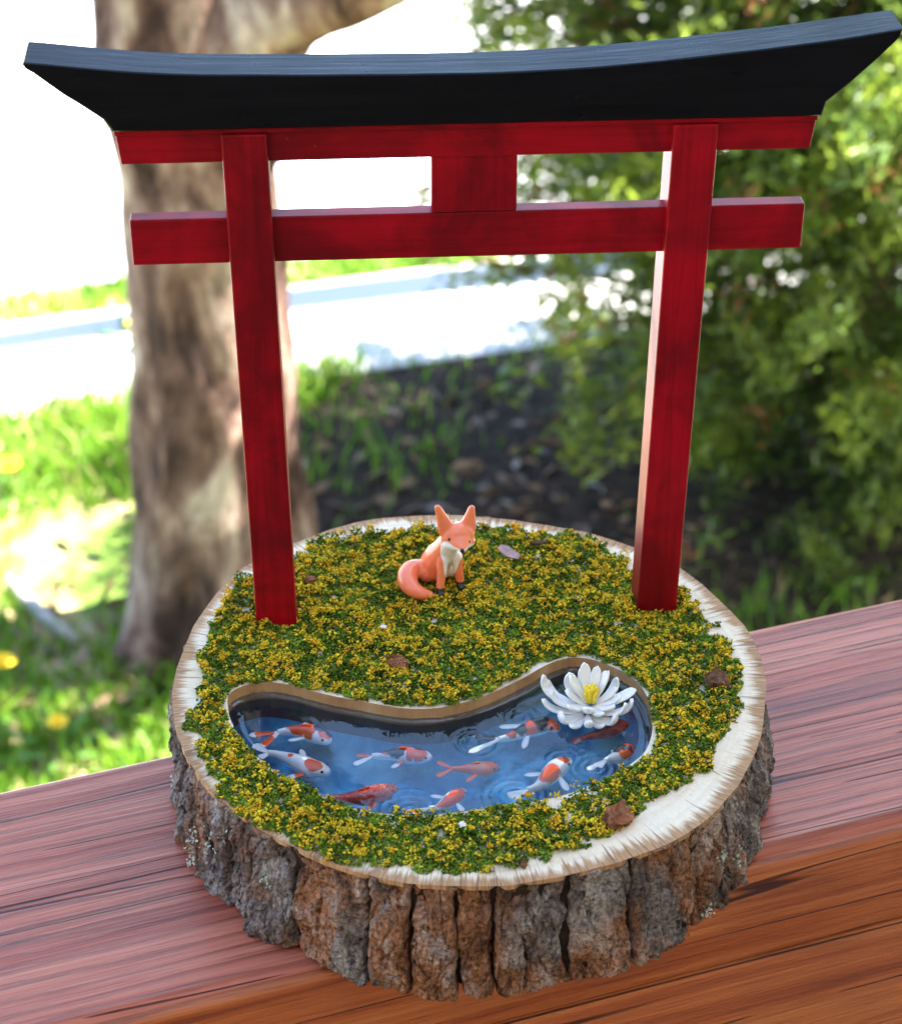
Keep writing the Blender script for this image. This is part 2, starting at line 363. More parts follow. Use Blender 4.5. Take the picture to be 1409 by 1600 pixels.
M_mulch = plain('mulch', (.050, .036, .028), .95, .7, 34, .1, 0, .02)
M_concrete = plain('pale_concrete', (.50, .49, .47), .85, .08, 3, .2, 0, .002)
M_road = plain('pale_worn_asphalt', (.42, .42, .43), .85, .08, 3, .2, 0, .002)
M_siding = plain('cream_siding', (.62, .58, .50), .6, .05, 8); M_rear = plain('brown_siding', (.22, .17, .13), .8, .1, 8)
M_roof = plain('roof_shingle', (.07, .065, .06), .9, .3, 20)
M_dandy = plain('dandelion_yellow', (.90, .62, .01), .7, .15, 200); M_green = plain('weed_green', (.09, .20, .03), .6, .25, 60)
M_white = plain('white_chip', (.75, .74, .70), .6, .1, 200)

# ------------------------------------------------------------------ ground, paths, road
G = -1.8
d_st = np.array([math.cos(math.radians(13)), math.sin(math.radians(13)), 0]); n_st = np.array([-d_st[1], d_st[0], 0])
V, F = box((0, 60, G-.25), (260, 260, .5)); tag(obj('ground', V, F, M_ground), kind='structure')
def strip(name, off0, off1, z, mat, kind='structure', wob=0.0):
    n = 60; s = np.linspace(-22, 22, n); o0 = at(470, 597, G); rows = []
    for k, (off, zz) in enumerate(((off0-.006, z-.05), (off0, z), (off1, z), (off1+.006, z-.05))):
        w = wob*np.array([mnoise.noise((x*1.7, k*9.1, 3)) for x in s])[:, None]*n_st
        rows.append(o0+s[:, None]*d_st+(off)*n_st+w+[0, 0, zz-o0[2]])
    V = np.stack(rows, 1).reshape(-1, 3); return tag(obj(name, V, grid_faces(n, 4), mat), kind=kind)
far = float((at(100, 492, G)-at(470, 597, G))@n_st)
strip('sidewalk', 0, far-.03, G+.012, M_concrete, wob=.03)
strip('road', far+.14, 14, G+.008, M_road, wob=.02)
# mulch bed under the evergreen: irregular low sheet
mc = at(1245, 850, G); th = np.linspace(0, 2*math.pi, 60, endpoint=False)
rr = 1+.22*np.array([mnoise.noise((math.cos(t)*1.6, math.sin(t)*1.6, 5)) for t in th])
Vm = np.stack([mc[0]+1.22*rr*np.cos(th), mc[1]+.98*rr*np.sin(th), np.full(60, G+.006)], 1)
Vm = np.vstack([Vm, [mc[0], mc[1], G+.03]]); tag(obj('mulch_bed', Vm, [(i, (i+1) % 60, 60) for i in range(60)], M_mulch), kind='structure')
MULCH = Vm[:60, :2]

# ------------------------------------------------------------------ house wing (unseen, added to throw the shade the railing stands in) and deck
RA = at(1170, 1347, -.0605*U); RB = at(1409, 1288, -.0605*U)
rd = np.array([*(RB-RA)[:2], 0]); rd /= np.linalg.norm(rd); rn = np.array([-rd[1], rd[0], 0])       # along / across (away from viewer)
hx = 1.15; hh = 3.4
hs = thing('shade_house', (hx, -2, G), 'cream house wing with lapped siding added out of view to shade the railing', 'shade_house')
sid = []
for k in range(36):
    z0 = G+.2+k*.125
    sid.append((np.array([[hx, -5, z0], [hx-.022, -5, z0], [hx, -5, z0+.135], [hx, .75, z0], [hx-.022, .75, z0], [hx, .75, z0+.135]]), [(0, 1, 2), (3, 5, 4), (1, 4, 5, 2), (0, 3, 4, 1)]))
tag(obj('siding_board', *merge(sid), M_siding, hs), kind='stuff')
zt_ = G+.2+36*.125
obj('wall', *box((hx+1.9, -2.12, (G+zt_)/2), (3.796, 5.74, zt_-G)), M_siding, hs)
obj('unseen_rear_wall', *box((hx-3.5, -2.3, (G+zt_)/2), (7.0, .2, zt_-G)), M_rear, hs)  # unseen wall set behind the camera to darken the surfaces facing it
obj('roof', *hexa(np.array([[hx-.35, -5.3, zt_], [hx-.35, -5.3, zt_+.12], [hx-.35, 1.0, zt_], [hx-.35, 1.0, zt_+.12], [hx+4, -5.3, zt_+1.2], [hx+4, -5.3, zt_+1.4], [hx+4, 1.0, zt_+1.2], [hx+4, 1.0, zt_+1.4]])), M_roof, hs)
ctr = (RA+RB)/2; ctr[2] = 0
dk = thing('deck', (ctr[0], ctr[1], -1.12), 'stained wooden deck floor behind the railing', 'deck')
for k in range(16):
    c = ctr-rn*(.05+.14*k)+[0, 0, -1.135]; R = np.stack([rd, rn, [0, 0, 1]], 1)
    obj('deck_board', *box(c-rd*.25, (2.3, .134, .028), R), M_deck, dk)

# ------------------------------------------------------------------ railing
ZR = -.0605*U
back = at(700, 1083, ZR); width = float((at(0, 1250, ZR)-RA)@rn); width = .5*(width+float((at(1409, 915, ZR)-RB)@rn))
capt = .062*U
rl = thing('railing', (ctr[0], ctr[1], -1.12), 'red-brown stained wooden deck railing carrying the tree slice', 'railing')
# the cap board lies in its own frame (x along the board) so that its grain follows it
def board(name, mat, length, w, t, origin, ang, seed, amp, seg=240, nx=70, xo=0):
    xs = np.linspace(-length/2, length/2, nx)+xo; r = .0045
    prof = []
    for q in np.linspace(0, math.pi/2, 6): prof.append((r-r*math.sin(math.pi/2-q)-0, -r+r*math.sin(q)))    # front edge rounding
    pr = [(0, -t)]+[(a, b) for a, b in prof]
    ys = np.linspace(r, w-r, seg); pr += [(y, 0.0) for y in ys[1:-1]]
    pr += [(w-a, b) for a, b in prof[::-1]]+[(w, -t)]
    pr = np.array(pr); V = []
    for x in xs:
        yy = pr[:, 0]+.0016*np.sin(x*5+seed)+.002*vnoise(np.stack([np.full(len(pr), x*4), pr[:, 0]*30, np.full(len(pr), seed)], 1), 3)*((pr[:, 1] > -1e-6))
        P = np.stack([np.full(len(pr), x*1.1), pr[:, 0]*95, np.full(len(pr), seed*3.)], 1)
        g = fbm(P+np.array([0, 0, 0]), 11, 3); zz = pr[:, 1]+np.where(pr[:, 1] > -1e-6, amp*g, 0)
        fx = np.where(pr[:, 1] < -r*.99, 0, 0)
        V.append(np.stack([np.full(len(pr), x), yy+fx, zz], 1))
    n = len(pr); V = np.concatenate(V); F = grid_faces(nx, n)+[(i*n+n-1, (i+1)*n+n-1, (i+1)*n, i*n) for i in range(nx-1)]
    F += [list(range(n)), [(nx-1)*n+k for k in range(n)][::-1]]
    o = obj(name, V, F, mat, None, True); o.location = tuple(np.array(origin)-ORG[rl.name]); o.rotation_euler = (0, 0, ang)
    o.parent = rl; return o
ang = math.atan2(rd[1], rd[0])
o0 = np.array([RA[0], RA[1], ZR])
board('top_board', M_cap, 2.25, width, capt, o0, ang, 1.0, .00035, xo=-.15)
# face board under the cap, flush with its edge, standing on edge
def face_board(name, z0, z1, off, th, mat):
    c = o0+rn*(off+th/2)+rd*-.15; c[2] = (z0+z1)/2; V, F = hexa(box((0, 0, 0), (2.25, th, z1-z0))[0], .0025, 3)
    o = obj(name, V, F, mat, None, True); o.location = tuple(c-ORG[rl.name]); o.rotation_euler = (0, 0, ang); o.parent = rl; return o
face_board('edge_tone_strip', ZR-capt+.0002, ZR-.0016, -.0012, .006, M_rail)  # added strip over the cap's front edge, its colour holding the sheenless orange
face_board('face_board', ZR-capt-.092, ZR-capt-.0005, -.0005, .036, M_rail)
for s in (-.95, .8):
    c = o0+rd*s+rn*(width/2+.022); R = np.stack([rd, rn, [0, 0, 1]], 1)
    obj('post', *box((c[0], c[1], (-1.12+ZR-capt)/2), (.06, width*.42, ZR-capt+1.12), R), M_rail, rl)

for k in range(15):
    c = o0+rd*(-1.15+.15*k)+rn*.052; R = np.stack([rd, rn, [0, 0, 1]], 1)
    obj('baluster', *box((c[0], c[1], (-1.12+ZR-capt-.002)/2), (.035, .030, ZR-capt+1.116), R), M_rail, rl)

# ------------------------------------------------------------------ tree slice
OUT_PX = [(700,803),(820,812),(900,826),(985,850),(1070,888),(1130,940),(1172,985),(1195,1035),(1198,1100),(1185,1170),(1150,1235),(1090,1295),(1010,1335),(900,1366),(800,1384),(700,1388),(600,1376),(500,1345),(420,1305),(350,1258),(300,1205),(272,1140),(265,1080),(285,1015),(320,945),(370,890),(480,838),(560,812)]
W = np.array([at(u, v, 0)[:2] for u, v in OUT_PX]); SC = np.array([-.0024, -.0481])*U
wa = np.arctan2(*(W-SC).T[::-1]); wr = np.hypot(*(W-SC).T); k = np.argsort(wa); wa, wr = wa[k], wr[k]
def Rout(t):
    t = (np.asarray(t)+math.pi) % (2*math.pi)-math.pi
    return np.interp(t, np.concatenate([wa[-3:]-2*math.pi, wa, wa[:3]+2*math.pi]), np.concatenate([wr[-3:], wr, wr[:3]]))
POND_PX = [(356,1092),(366,1078),(391,1068),(418,1065),(455,1070),(511,1085),(570,1096),(620,1105),(666,1107),(710,1101),(759,1086),(817,1059),(850,1040),(880,1029),(905,1027),(935,1033),(976,1051),(1003,1075),(1016,1105),(1019,1135),(1013,1163),(999,1183),(960,1208),(902,1235),(820,1253),(720,1267),(662,1272),(589,1268),(520,1250),(453,1218),(407,1186),(379,1157),(361,1125)]
POND = closed_spline([at(u, v, 0)[:2] for u, v in POND_PX], 180)
TH = .0605*U
sl = thing('tree_slice', (SC[0], SC[1], -TH), 'thick round tree slice with rough bark rim lying on the railing', 'wood slice')
# bark plates
fx_px = [350, 389, 453, 573, 640, 715, 775, 823, 894, 990, 1091, 1140]
tt = np.linspace(-math.pi, 0, 2000); pp = project(np.stack([SC[0]+Rout(tt)*np.cos(tt), SC[1]+Rout(tt)*np.sin(tt), 0*tt], 1))[:, 0]
bnd = [float(np.interp(x, pp, tt)) for x in fx_px]
t = bnd[-1]
while t < bnd[0]+2*math.pi-.17:
    t += random.uniform(.13, .24); bnd.append(t)
bnd = bnd[:-1] if bnd[-1] > bnd[0]+2*math.pi-.08 else bnd
NB = len(bnd); BK = 4.5e-3          # bark depth, metres
def bshift(i, h):                   # meandering fissure line
    return .014*mnoise.noise((h*2.3, i*7.3, 1.7))+.010*mnoise.noise((h*6.3, i*3.1, 4.4))+.007*mnoise.noise((h*17, i*3.1, 7.4))
def fopen(i, h): return 1.0 if i % 3 == 0 else float(np.clip(.62+1.7*mnoise.noise((h*2.4+i*17.3, i*3.9, .5)), 0, 1))
def fhalf(i, h): return fopen(i, h)*fhalf0(i, h)
def fhalf0(i, h): return max(.0034, .0085+.012*mnoise.noise((h*4.1, i*5.7, 9.2)))*(.30+.70*((i*37) % 11)/11)*min(1, .25+h*5)
for i in range(NB):
    a0 = bnd[i]; a1 = bnd[(i+1) % NB]+(0 if i+1 < NB else 2*math.pi)
    ns, nh = 64, 90; S_, H_ = np.meshgrid(np.linspace(0, 1, ns), np.linspace(0, 1, nh), indexing='ij')
    hv = np.linspace(0, 1, nh)
    L = np.array([a0+bshift(i, h)+fhalf(i, h) for h in hv]); Rr = np.array([a1+bshift((i+1) % NB, h)-fhalf((i+1) % NB, h) for h in hv])
    A = L[None]+(Rr-L)[None]*S_
    rb = Rout(A); hz = H_
    # uneven lower edge per plate, slight bulge low down
    zb = -TH*(1.0+.0*i)+.0013*(fbm(np.stack([A*14, A*0, A*0+i], -1), 5, 3)); zb = np.maximum(zb, -TH+.0003)
    Z = -.0004-.0007*np.abs(vnoise(np.stack([A*25, A*0, A*0], -1), 8))*np.clip(1-hz*20, 0, 1)+zb*hz
    Pn = np.stack([rb*np.cos(A), rb*np.sin(A), Z], -1)/U
    rel = .0020*vnoise(Pn*np.array([34, 34, 20]), 21+i % 3)+.0024*fbm(Pn*np.array([120, 120, 80]), 31, 4)
    tz = fbm(Pn*np.array([60, 60, 26]), 41, 4); fl = np.floor(tz*3.6)/3.6; fr = tz*3.6-np.floor(tz*3.6); rel = rel+.0026*(fl+np.clip((fr-.86)*7, 0, 1)/3.6)
    arc = A*.085; q2 = np.stack([arc+.0012*vnoise(Pn*60, 91), Z+.0012*vnoise(Pn*60, 92)], -1)
    for (cw, chh, amp, cd_, cwid) in ((.0062, .0085, .0022, .0016, .0007), (.0024, .0030, .0011, .0007, .0004)):
        gi = np.floor(arc/cw).astype(int); sA = np.arange(arc.min()-cw, arc.max()+cw, cw); sZ = np.arange(-TH-chh, chh, chh)
        sd_ = np.stack(np.meshgrid(sA, sZ), -1).reshape(-1, 2); sd_ = sd_+RNG.uniform(-.5, .5, sd_.shape)*[cw, chh]
        f1 = np.full(A.shape, 9.); f2 = f1.copy(); hh1 = np.zeros(A.shape)
        for sx, sz_ in sd_:
            dx_, dz_ = (q2[..., 0]-sx)/cw, (q2[..., 1]-sz_)/chh; dd = np.hypot(dx_, dz_); nw = dd < f1
            hv_ = RNG.uniform(-1, .7)+RNG.normal()*.5*dx_+(RNG.normal()*.4-.25)*dz_
            f2 = np.where(nw, f1, np.minimum(f2, dd)); hh1 = np.where(nw, hv_, hh1); f1 = np.where(nw, dd, f1)
        rel = rel+amp*hh1-cd_*np.clip(1-(f2-f1)*cw/cwid, 0, 1)
    cr = np.abs(vnoise(Pn*np.array([30, 30, 95])+i, 51)); rel = rel-.0024*np.clip(1-cr/.055, 0, 1)
    cr2 = np.abs(vnoise(Pn*np.array([130, 130, 48])+i, 57)); rel = rel-.0012*np.clip(1-cr2/.06, 0, 1)
    edge = np.minimum(S_, 1-S_)*(A[-1]-A[0])[None]*rb
    opL = np.array([fopen(i, h) for h in hv]); opR = np.array([fopen((i+1) % NB, h) for h in hv]); opn = np.where(S_ < .5, opL[None], opR[None])
    rnd = 1-np.clip(edge/.0010, 0, 1); rel = rel*.50-.0022*opn*rnd**2.0
    bul = .0028*np.clip(hz, 0, 1)**.6*(1+.25*vnoise(np.stack([A*9, A*0, A*0+3], -1), 3))
    rad = rb-.0012+rel*.8+bul*np.clip(hz*3, 0, 1)+.0005*math.sin(i*2.3)
    V = np.stack([SC[0]+rad*np.cos(A), SC[1]+rad*np.sin(A), Z], -1)
    inn = np.stack([SC[0]+(rb-BK)*np.cos(A), SC[1]+(rb-BK)*np.sin(A), Z], -1)
    nv = ns*nh; VV = [V.reshape(-1, 3)]; F = [(b, a, d, c) for a, b, c, d in grid_faces(ns, nh)]
    top = inn[:, 0]; bot = inn[:, -1]; li = inn[0]; ri = inn[-1]
    VV += [top, bot, li, ri]; o1 = nv; o2 = o1+ns; o3 = o2+ns; o4 = o3+nh
    ntop = []
    for q in range(ns-1):
        F.append((q*nh, (q+1)*nh, o1+q+1, o1+q)); F.append((q*nh+nh-1, o2+q, o2+q+1, (q+1)*nh+nh-1)); 
    for q in range(nh-1):
        F.append((q, o3+q, o3+q+1, q+1)); F.append(((ns-1)*nh+q, (ns-1)*nh+q+1, o4+q+1, o4+q))
    ac = (a0+a1)/2; x = math.cos(ac)
    mi = 2 if x < -.50 else (1 if x < -.28 or x > .55 else 0)
    o = obj('bark_plate', np.concatenate(VV), F, [M_bark[mi], M_barkcut], sl, False)
    mi_ = np.zeros(len(o.data.polygons), np.int32); nq = (ns-1)*(nh-1); mi_[nq:nq+2*(ns-1):2] = 1; o.data.polygons.foreach_set('material_index', mi_)
    sm = np.zeros(len(mi_), bool); sm[:nq] = True; o.data.polygons.foreach_set('use_smooth', sm)
# fissure wall behind the plates
A = np.linspace(0, 2*math.pi, 240, endpoint=False); nz = 14; V = []
for a in A:
    r = Rout(a)-.0030
    for z in np.linspace(-.0012, -TH, nz):
        q = r+.0012*mnoise.noise((a*60, z*500, 2)); V.append((SC[0]+q*math.cos(a), SC[1]+q*math.sin(a), z))
obj('inner_bark', V, [(b, a, d, c) for a, b, c, d in grid_faces(240, nz, True)], M_fissure, sl, True)
# sawn face with the pond cut out
rings = [.0008, .002, .0035, .005, .0065, .008, .010, .0125, .016, .022, .03]
pts = []; rim = []; dirs = []; edges = []
na = 260; A = np.linspace(0, 2*math.pi, na, endpoint=False)
for kk, off in enumerate(rings):
    b0 = len(pts)
    for a in A:
        wob = (.0006*mnoise.noise((a*22, off*90, 1))+.0004*mnoise.noise((a*70, 0, 2)))*max(0, 1-off/.006)
        nt_ = min(abs((a-q+math.pi) % (2*math.pi)-math.pi) for q in bnd); wob -= .0026*max(0, 1-nt_/.016)**.7*max(0, 1-off/.005)
        r = Rout(a)-off+wob; pts.append((SC[0]+r*math.cos(a), SC[1]+r*math.sin(a))); rim.append(off)
    if kk == 0: edges += [(b0+j, b0+(j+1) % na) for j in range(na)]
pr_ = np.array(pts); keep = ~(inside(pr_, POND) | (dist_poly(pr_, POND) < .0012)); keep[:na] = True
idx = {j: n_ for n_, j in enumerate(np.nonzero(keep)[0])}; pts = [pts[j] for j in idx]; rim = [rim[j] for j in idx]
b0 = len(pts); pts += [tuple(q) for q in POND]; rim += [.03]*len(POND); edges += [(b0+j, b0+(j+1) % len(POND)) for j in range(len(POND))]
gx = np.stack(np.meshgrid(np.arange(-.07, .07, .006), np.arange(-.12, .05, .006)), -1).reshape(-1, 2)
ok = (np.hypot(*(gx-SC).T) < .05) & ~inside(gx, POND) & (dist_poly(gx, POND) > .002); pts += [tuple(q) for q in gx[ok]]; rim += [.03]*int(ok.sum())
r_ = delaunay_2d_cdt([Vector(q) for q in pts], edges, [], 0, 1e-7)
vo = np.array([v[:] for v in r_[0]]); fo = np.array([list(f) for f in r_[2]]); cen = vo[fo].mean(1); fo = fo[~inside(cen, POND) & (np.hypot(*(cen-SC).T) < .1)]
rimv = np.full(len(vo), .03)
for j, src in enumerate(r_[3]):
    if src: rimv[j] = rim[src[0]]
dv = vo-SC; dv = dv/(np.linalg.norm(dv, axis=1)[:, None]+1e-9)
V3 = np.column_stack([vo, .0003*vnoise(np.column_stack([vo*120, vo[:, 0]*0]), 4)-.0002])
nrm = np.cross(V3[fo[:, 1]]-V3[fo[:, 0]], V3[fo[:, 2]]-V3[fo[:, 0]])[:, 2]; fo[nrm < 0] = fo[nrm < 0][:, ::-1]
nv0 = len(V3); edge_i = [int(np.argmin(np.hypot(*(vo-np.array(pts[j])).T))) for j in range(na)]
sk = V3[edge_i]-[0, 0, .0014]; fo = [list(f) for f in fo]+[(edge_i[j], nv0+j, nv0+(j+1) % na, edge_i[(j+1) % na]) for j in range(na)]
V3 = np.vstack([V3, sk]); rimv = np.concatenate([rimv, np.zeros(na)]); dv = np.vstack([dv, dv[edge_i]])
obj('sawn_face', V3, fo, M_cream, sl, False, {'rim': ('FLOAT', rimv), 'dir': ('FLOAT_VECTOR', np.column_stack([dv, rimv]))})
ZF = -.0125; ZW = -.0043
zs = [-.0001, -.0012, -.003, -.005, -.008, ZF]
Vw = np.array([[x, y, z+.0003*mnoise.noise((x*300, y*300, 1))*(z < -.001)] for x, y in POND for z in zs]); obj('pond_wall', Vw, grid_faces(len(POND), len(zs), True), M_wall, sl, True)
r_ = delaunay_2d_cdt([Vector(q) for q in POND], [(j, (j+1) % 180) for j in range(180)], [], 1, 1e-7)
vf = np.array([v[:] for v in r_[0]]); obj('pond_floor', np.column_stack([vf, np.full(len(vf), ZF+.0002)]), [list(f) for f in r_[2]], M_floor, sl)
Ab = np.linspace(0, 2*math.pi, 120, endpoint=False); obj('underside', np.column_stack([SC[0]+(Rout(Ab)-.006)*np.cos(Ab), SC[1]+(Rout(Ab)-.006)*np.sin(Ab), np.full(120, -TH+.0004)]), [list(range(120))[::-1]], M_barkcut, sl)
# lichen crusts on the bark: small flecks, joined
lich = []
for u, v, n, s in ((300,1310,26,12),(296,1345,22,14),(345,1300,24,12),(325,1320,18,14),(415,1375,22,11),(398,1463,20,9),(590,1450,16,16),(1130,1335,24,10),(1155,1340,18,10),(665,1455,8,4),(1105,1420,14,12),(268,1215,12,9)):
    for _ in range(int(n*1.5)):
        uu, vv = u+random.gauss(0, s*.4), v+random.gauss(0, s*.8); d = ray(uu, vv)
        lo, hi = 0.3, 0.9                                       # walk the sight line to the bark cylinder
        for q in np.linspace(.40, .66, 300):
            P = CAM+d*q
            if -TH < P[2] < -.001 and math.hypot(P[0]-SC[0], P[1]-SC[1]) < float(Rout(math.atan2(P[1]-SC[1], P[0]-SC[0])))+.0028*(-P[2]/TH)**.6-.0010: break
        else: continue
        s2 = random.uniform(.00012, .00038); a = RNG.normal(size=(6, 3))*s2*.6; oc = np.array([[1, 0, 0], [-1, 0, 0], [0, 1, 0], [0, -1, 0], [0, 0, 1], [0, 0, -1]])*s2
        lich.append((P+oc+a, [(0, 2, 4), (2, 1, 4), (1, 3, 4), (3, 0, 4), (2, 0, 5), (1, 2, 5), (3, 1, 5), (0, 3, 5)]))
tag(obj('lichen', *merge(lich), M_lichen, sl), kind='stuff')

# ------------------------------------------------------------------ water
P0 = POND.min(0)-.001; P1 = POND.max(0)+.001; st = .00045
gx, gy = np.meshgrid(np.arange(P0[0], P1[0], st), np.arange(P0[1], P1[1], st), indexing='ij'); GP = np.stack([gx.ravel(), gy.ravel()], 1)
ins = inside(GP, POND); dp = dist_poly(GP, POND)
Zw = np.full(len(GP), ZW)+.0011*np.exp(-dp/.0011)*ins
for u, v, amp, rad in ((640,1266,.00012,.0055),(806,1243,.00014,.0055),(742,1160,.00012,.005),(928,1200,.00012,.005),(812,1122,.00007,.004),(878,1187,.00007,.004)):
    c = at(u, v, ZW)[:2]; r = np.hypot(*(GP-c).T); Zw += amp*np.sin(r/.00125*math.pi*1.1)*np.exp(-(r/rad)**2)*np.clip(r/.002, 0, 1)
nx_, ny_ = gx.shape; okv = (ins | (dp < .0009)).reshape(nx_, ny_)
ii, jj = np.meshgrid(np.arange(nx_-1), np.arange(ny_-1), indexing='ij'); kq = (okv[:-1, :-1] & okv[1:, :-1] & okv[1:, 1:] & okv[:-1, 1:])
a = (ii*ny_+jj)[kq]; Fq = np.stack([a, a+ny_, a+ny_+1, a+1], 1); used, inv = np.unique(Fq.ravel(), return_inverse=True)
tag(obj('water', np.column_stack([GP, Zw])[used], inv.reshape(-1, 4), M_resin, None, True), kind='structure')

# ------------------------------------------------------------------ torii gate
S2 = .19/2; ZT = .2579; LE = .0142; W2 = .0100; PD = .0213
tg = thing('torii_gate', (0, .01*U, 0), 'miniature red torii gate with curved black top beam standing on the tree slice', 'torii gate')
for s in (-1, 1):
    P8 = []
    for x in (-W2, W2):
        for y in (0, PD):
            for z in (-.002, ZT): P8.append((s*(S2+LE*max(z, 0))+x, y, z))
    obj('post', *hexa(np.array(P8)*U, .0005, 2), M_redZ, tg)
def beam(name, x0, x1, y0, y1, z0, z1, mat, skew=0, bev=.0004):
    P8 = [(x+(skew*(1 if x > 0 else -1) if z == z1 else 0), y, z) for x in (x0, x1) for y in (y0, y1) for z in (z0, z1)]
    return obj(name, *hexa(np.array(P8)*U, bev, 2), mat, tg)
beam('tie_beam', -.1512, .1517, .0055, .0148, .1951, .2169, M_redX)
beam('centre_strut', -.0173, .0209, .0050, .0150, .21715, .24375, M_redZ)
beam('lintel', -.1525, .1510, .0035, .0185, .2440, .2577, M_redX, .0015)
beam('lintel_cap', -.1545, .1528, .0012, .0202, .2579, .2607, M_redX)
# black top beam: curved outline lofted through its depth
topf = spline([(-.1905,.2955),(-.189,.2925),(-.136,.2868),(-.081,.2848),(-.010,.2838),(.045,.2850),(.095,.2888),(.146,.2940),(.1855,.2992)][1:], 60)
bot = [(.1848,.2968),(.1825,.2938),(.176,.2870),(.165,.2765),(.155,.2672),(.1535,.2609),(-.1545,.2609),(-.158,.2665),(-.174,.2785),(-.1862,.2886),(-.1890,.2904),(-.1898,.2916)]
prof = np.vstack([topf, bot]); ctrp = np.array([0, .275]); npf = len(prof)
V = []
for y, inset in ((-.0012, .0006), (-.0006, 0), (.0212, 0), (.0222, .001)):
    for x, z in prof:
        dx, dz = -np.sign(x)*inset if abs(x) > .15 else 0, -inset if z > .27 else inset
        lift_ = (.0016*max(0, y)/.022 if z > .2825 else 0)
        V.append(((x+dx)*U, y*U, (z+dz+lift_+.0004*mnoise.noise((x*30, y*60, 1)))*U))
F = [(k*npf+j, (k+1)*npf+j, (k+1)*npf+(j+1) % npf, k*npf+(j+1) % npf) for k in range(3) for j in range(npf)]
F += [list(range(npf))[::-1], [3*npf+j for j in range(npf)]]
tb = obj('top_beam', V, F, M_black, tg)
bm = bmesh.new(); bm.from_mesh(tb.data); bmesh.ops.triangulate(bm, faces=[f for f in bm.faces if len(f.verts) > 4]); bmesh.ops.recalc_face_normals(bm, faces=bm.faces); bm.to_mesh(tb.data); bm.free()

# ------------------------------------------------------------------ moss and yellow flock
MOSS_PX = [(467,866),(488,848),(512,838),(556,836),(583,832),(610,828),(637,828),(674,822),(743,825),(794,823),(836,836),(890,832),(937,848),(956,867),(972,885),(1010,905),(1061,921),(1084,941),(1107,976),(1131,1011),(1146,1038),(1150,1056),(1142,1091),(1140,1122),(1119,1161),(1100,1192),(1069,1219),(1045,1238),(999,1265),(968,1296),(906,1312),(867,1331),(790,1351),(728,1355),(713,1362),(647,1351),(589,1343),(534,1339),(492,1320),(457,1308),(414,1289),(375,1254),(341,1227),(333,1200),(317,1176),(330,1160),(312,1150),(298,1144),(294,1125),(306,1102),(317,1074),(313,1036),(329,1005),(333,978),(352,950),(360,927),(368,908),(387,900),(420,890)]
MOSS = np.array([at(u, v, .0008)[:2] for u, v in MOSS_PX])
def moss_points(n):
    P = RNG.uniform(MOSS.min(0)-.003, MOSS.max(0)+.003, (n, 2))
    e = .0022*fbm(np.column_stack([P*260, P[:, 0]*0]), 3, 3); dm = dist_poly(P, MOSS)*np.where(inside(P, MOSS), 1, -1)+e
    pd = dist_poly(P, POND)*np.where(inside(P, POND), -1, 1)+.7*e
    return P[(dm > -.0008) & (pd > .0006)]
def hgt(P):
    return np.clip(  .0011+.0017*fbm(np.column_stack([P*240, P[:, 0]*0+2]), 13, 3), .0001, .0030)
OC = np.array([[1, 0, 0], [-1, 0, 0], [0, 1, 0], [0, -1, 0], [0, 0, 1], [0, 0, -1]], float); OF = np.array([(0, 2, 4), (2, 1, 4), (1, 3, 4), (3, 0, 4), (2, 0, 5), (1, 2, 5), (3, 1, 5), (0, 3, 5)])
def bits(P3, size, cols, name, mat, **tags):
    n = len(P3); Vb = OC[None]*size[:, None, None]*RNG.uniform(.45, 1.35, (n, 1, 3))+RNG.normal(size=(n, 6, 3))*size[:, None, None]*.38
    V = (Vb+P3[:, None]).reshape(-1, 3); V[:, 2] = np.maximum(V[:, 2], .0001); F = (OF[None]+6*np.arange(n)[:, None, None]).reshape(-1, 3)
    col = np.repeat(np.column_stack([cols, np.ones(n)]), 6, 0)
    return tag(obj(name, V, F, mat, None, False, {'tint': ('FLOAT_COLOR', col)}), **tags)
P = moss_points(165000); h = hgt(P); z = h*RNG.uniform(.0, 1.0, len(P))**.55
hole = vnoise(np.column_stack([P*210, P[:, 0]*0+9]), 77) > .82; P, h, z = P[~hole], h[~hole], z[~hole]
n = len(P); sz = RNG.uniform(.00020, .00046, n); lowb = RNG.uniform(0, 1, n) < .26; sz[lowb] = .00060; z[lowb] = .00012
ga = RNG.uniform(0, 1, (n, 1)); gn = np.clip(.5+.5*fbm(np.column_stack([P*500, P[:, 0]*0]), 5, 2), 0, 1)[:, None]
gcol = (1-ga)*np.array([.034, .085, .007])+ga*np.array([.25, .345, .028]); gcol = gcol*(.6+.8*gn)
bits(np.column_stack([P, z]), sz, gcol, 'moss', M_flock, label='bed of dark green moss flock covering the tree slice round the pond', cat='moss', kind='stuff')
CP = moss_points(15000); pk = .5*vnoise(np.column_stack([CP*110, CP[:, 0]*0+4]), 19)+RNG.uniform(-.9, .9, len(CP)); CP = CP[pk > .16]
nc = len(CP); kb = RNG.integers(5, 20, nc); rep = np.repeat(np.arange(nc), kb); cr_ = RNG.uniform(.0005, .0012, nc)[rep]
off = RNG.normal(size=(len(rep), 3))*cr_[:, None]*np.array([.62, .62, .40]); base = np.column_stack([CP, hgt(CP)+.0002])[rep]
YP = base+off; ok = (dist_poly(YP, POND)*np.where(inside(YP, POND), -1, 1)) > .0002; YP = YP[ok]; rep = rep[ok]
hue = RNG.uniform(0, 1, nc)[rep][:, None]**1.6; ycol = (1-hue)*np.array([.98, .74, .045])+hue*np.array([.98, .50, .025]); ycol = ycol*RNG.uniform(.55, 1.1, (len(rep), 1))
bits(YP, RNG.uniform(.00018, .00044, len(rep)), ycol, 'yellow_flower', M_flock, label='tiny yellow foam blossoms scattered over the green moss', cat='flowers', kind='stuff')

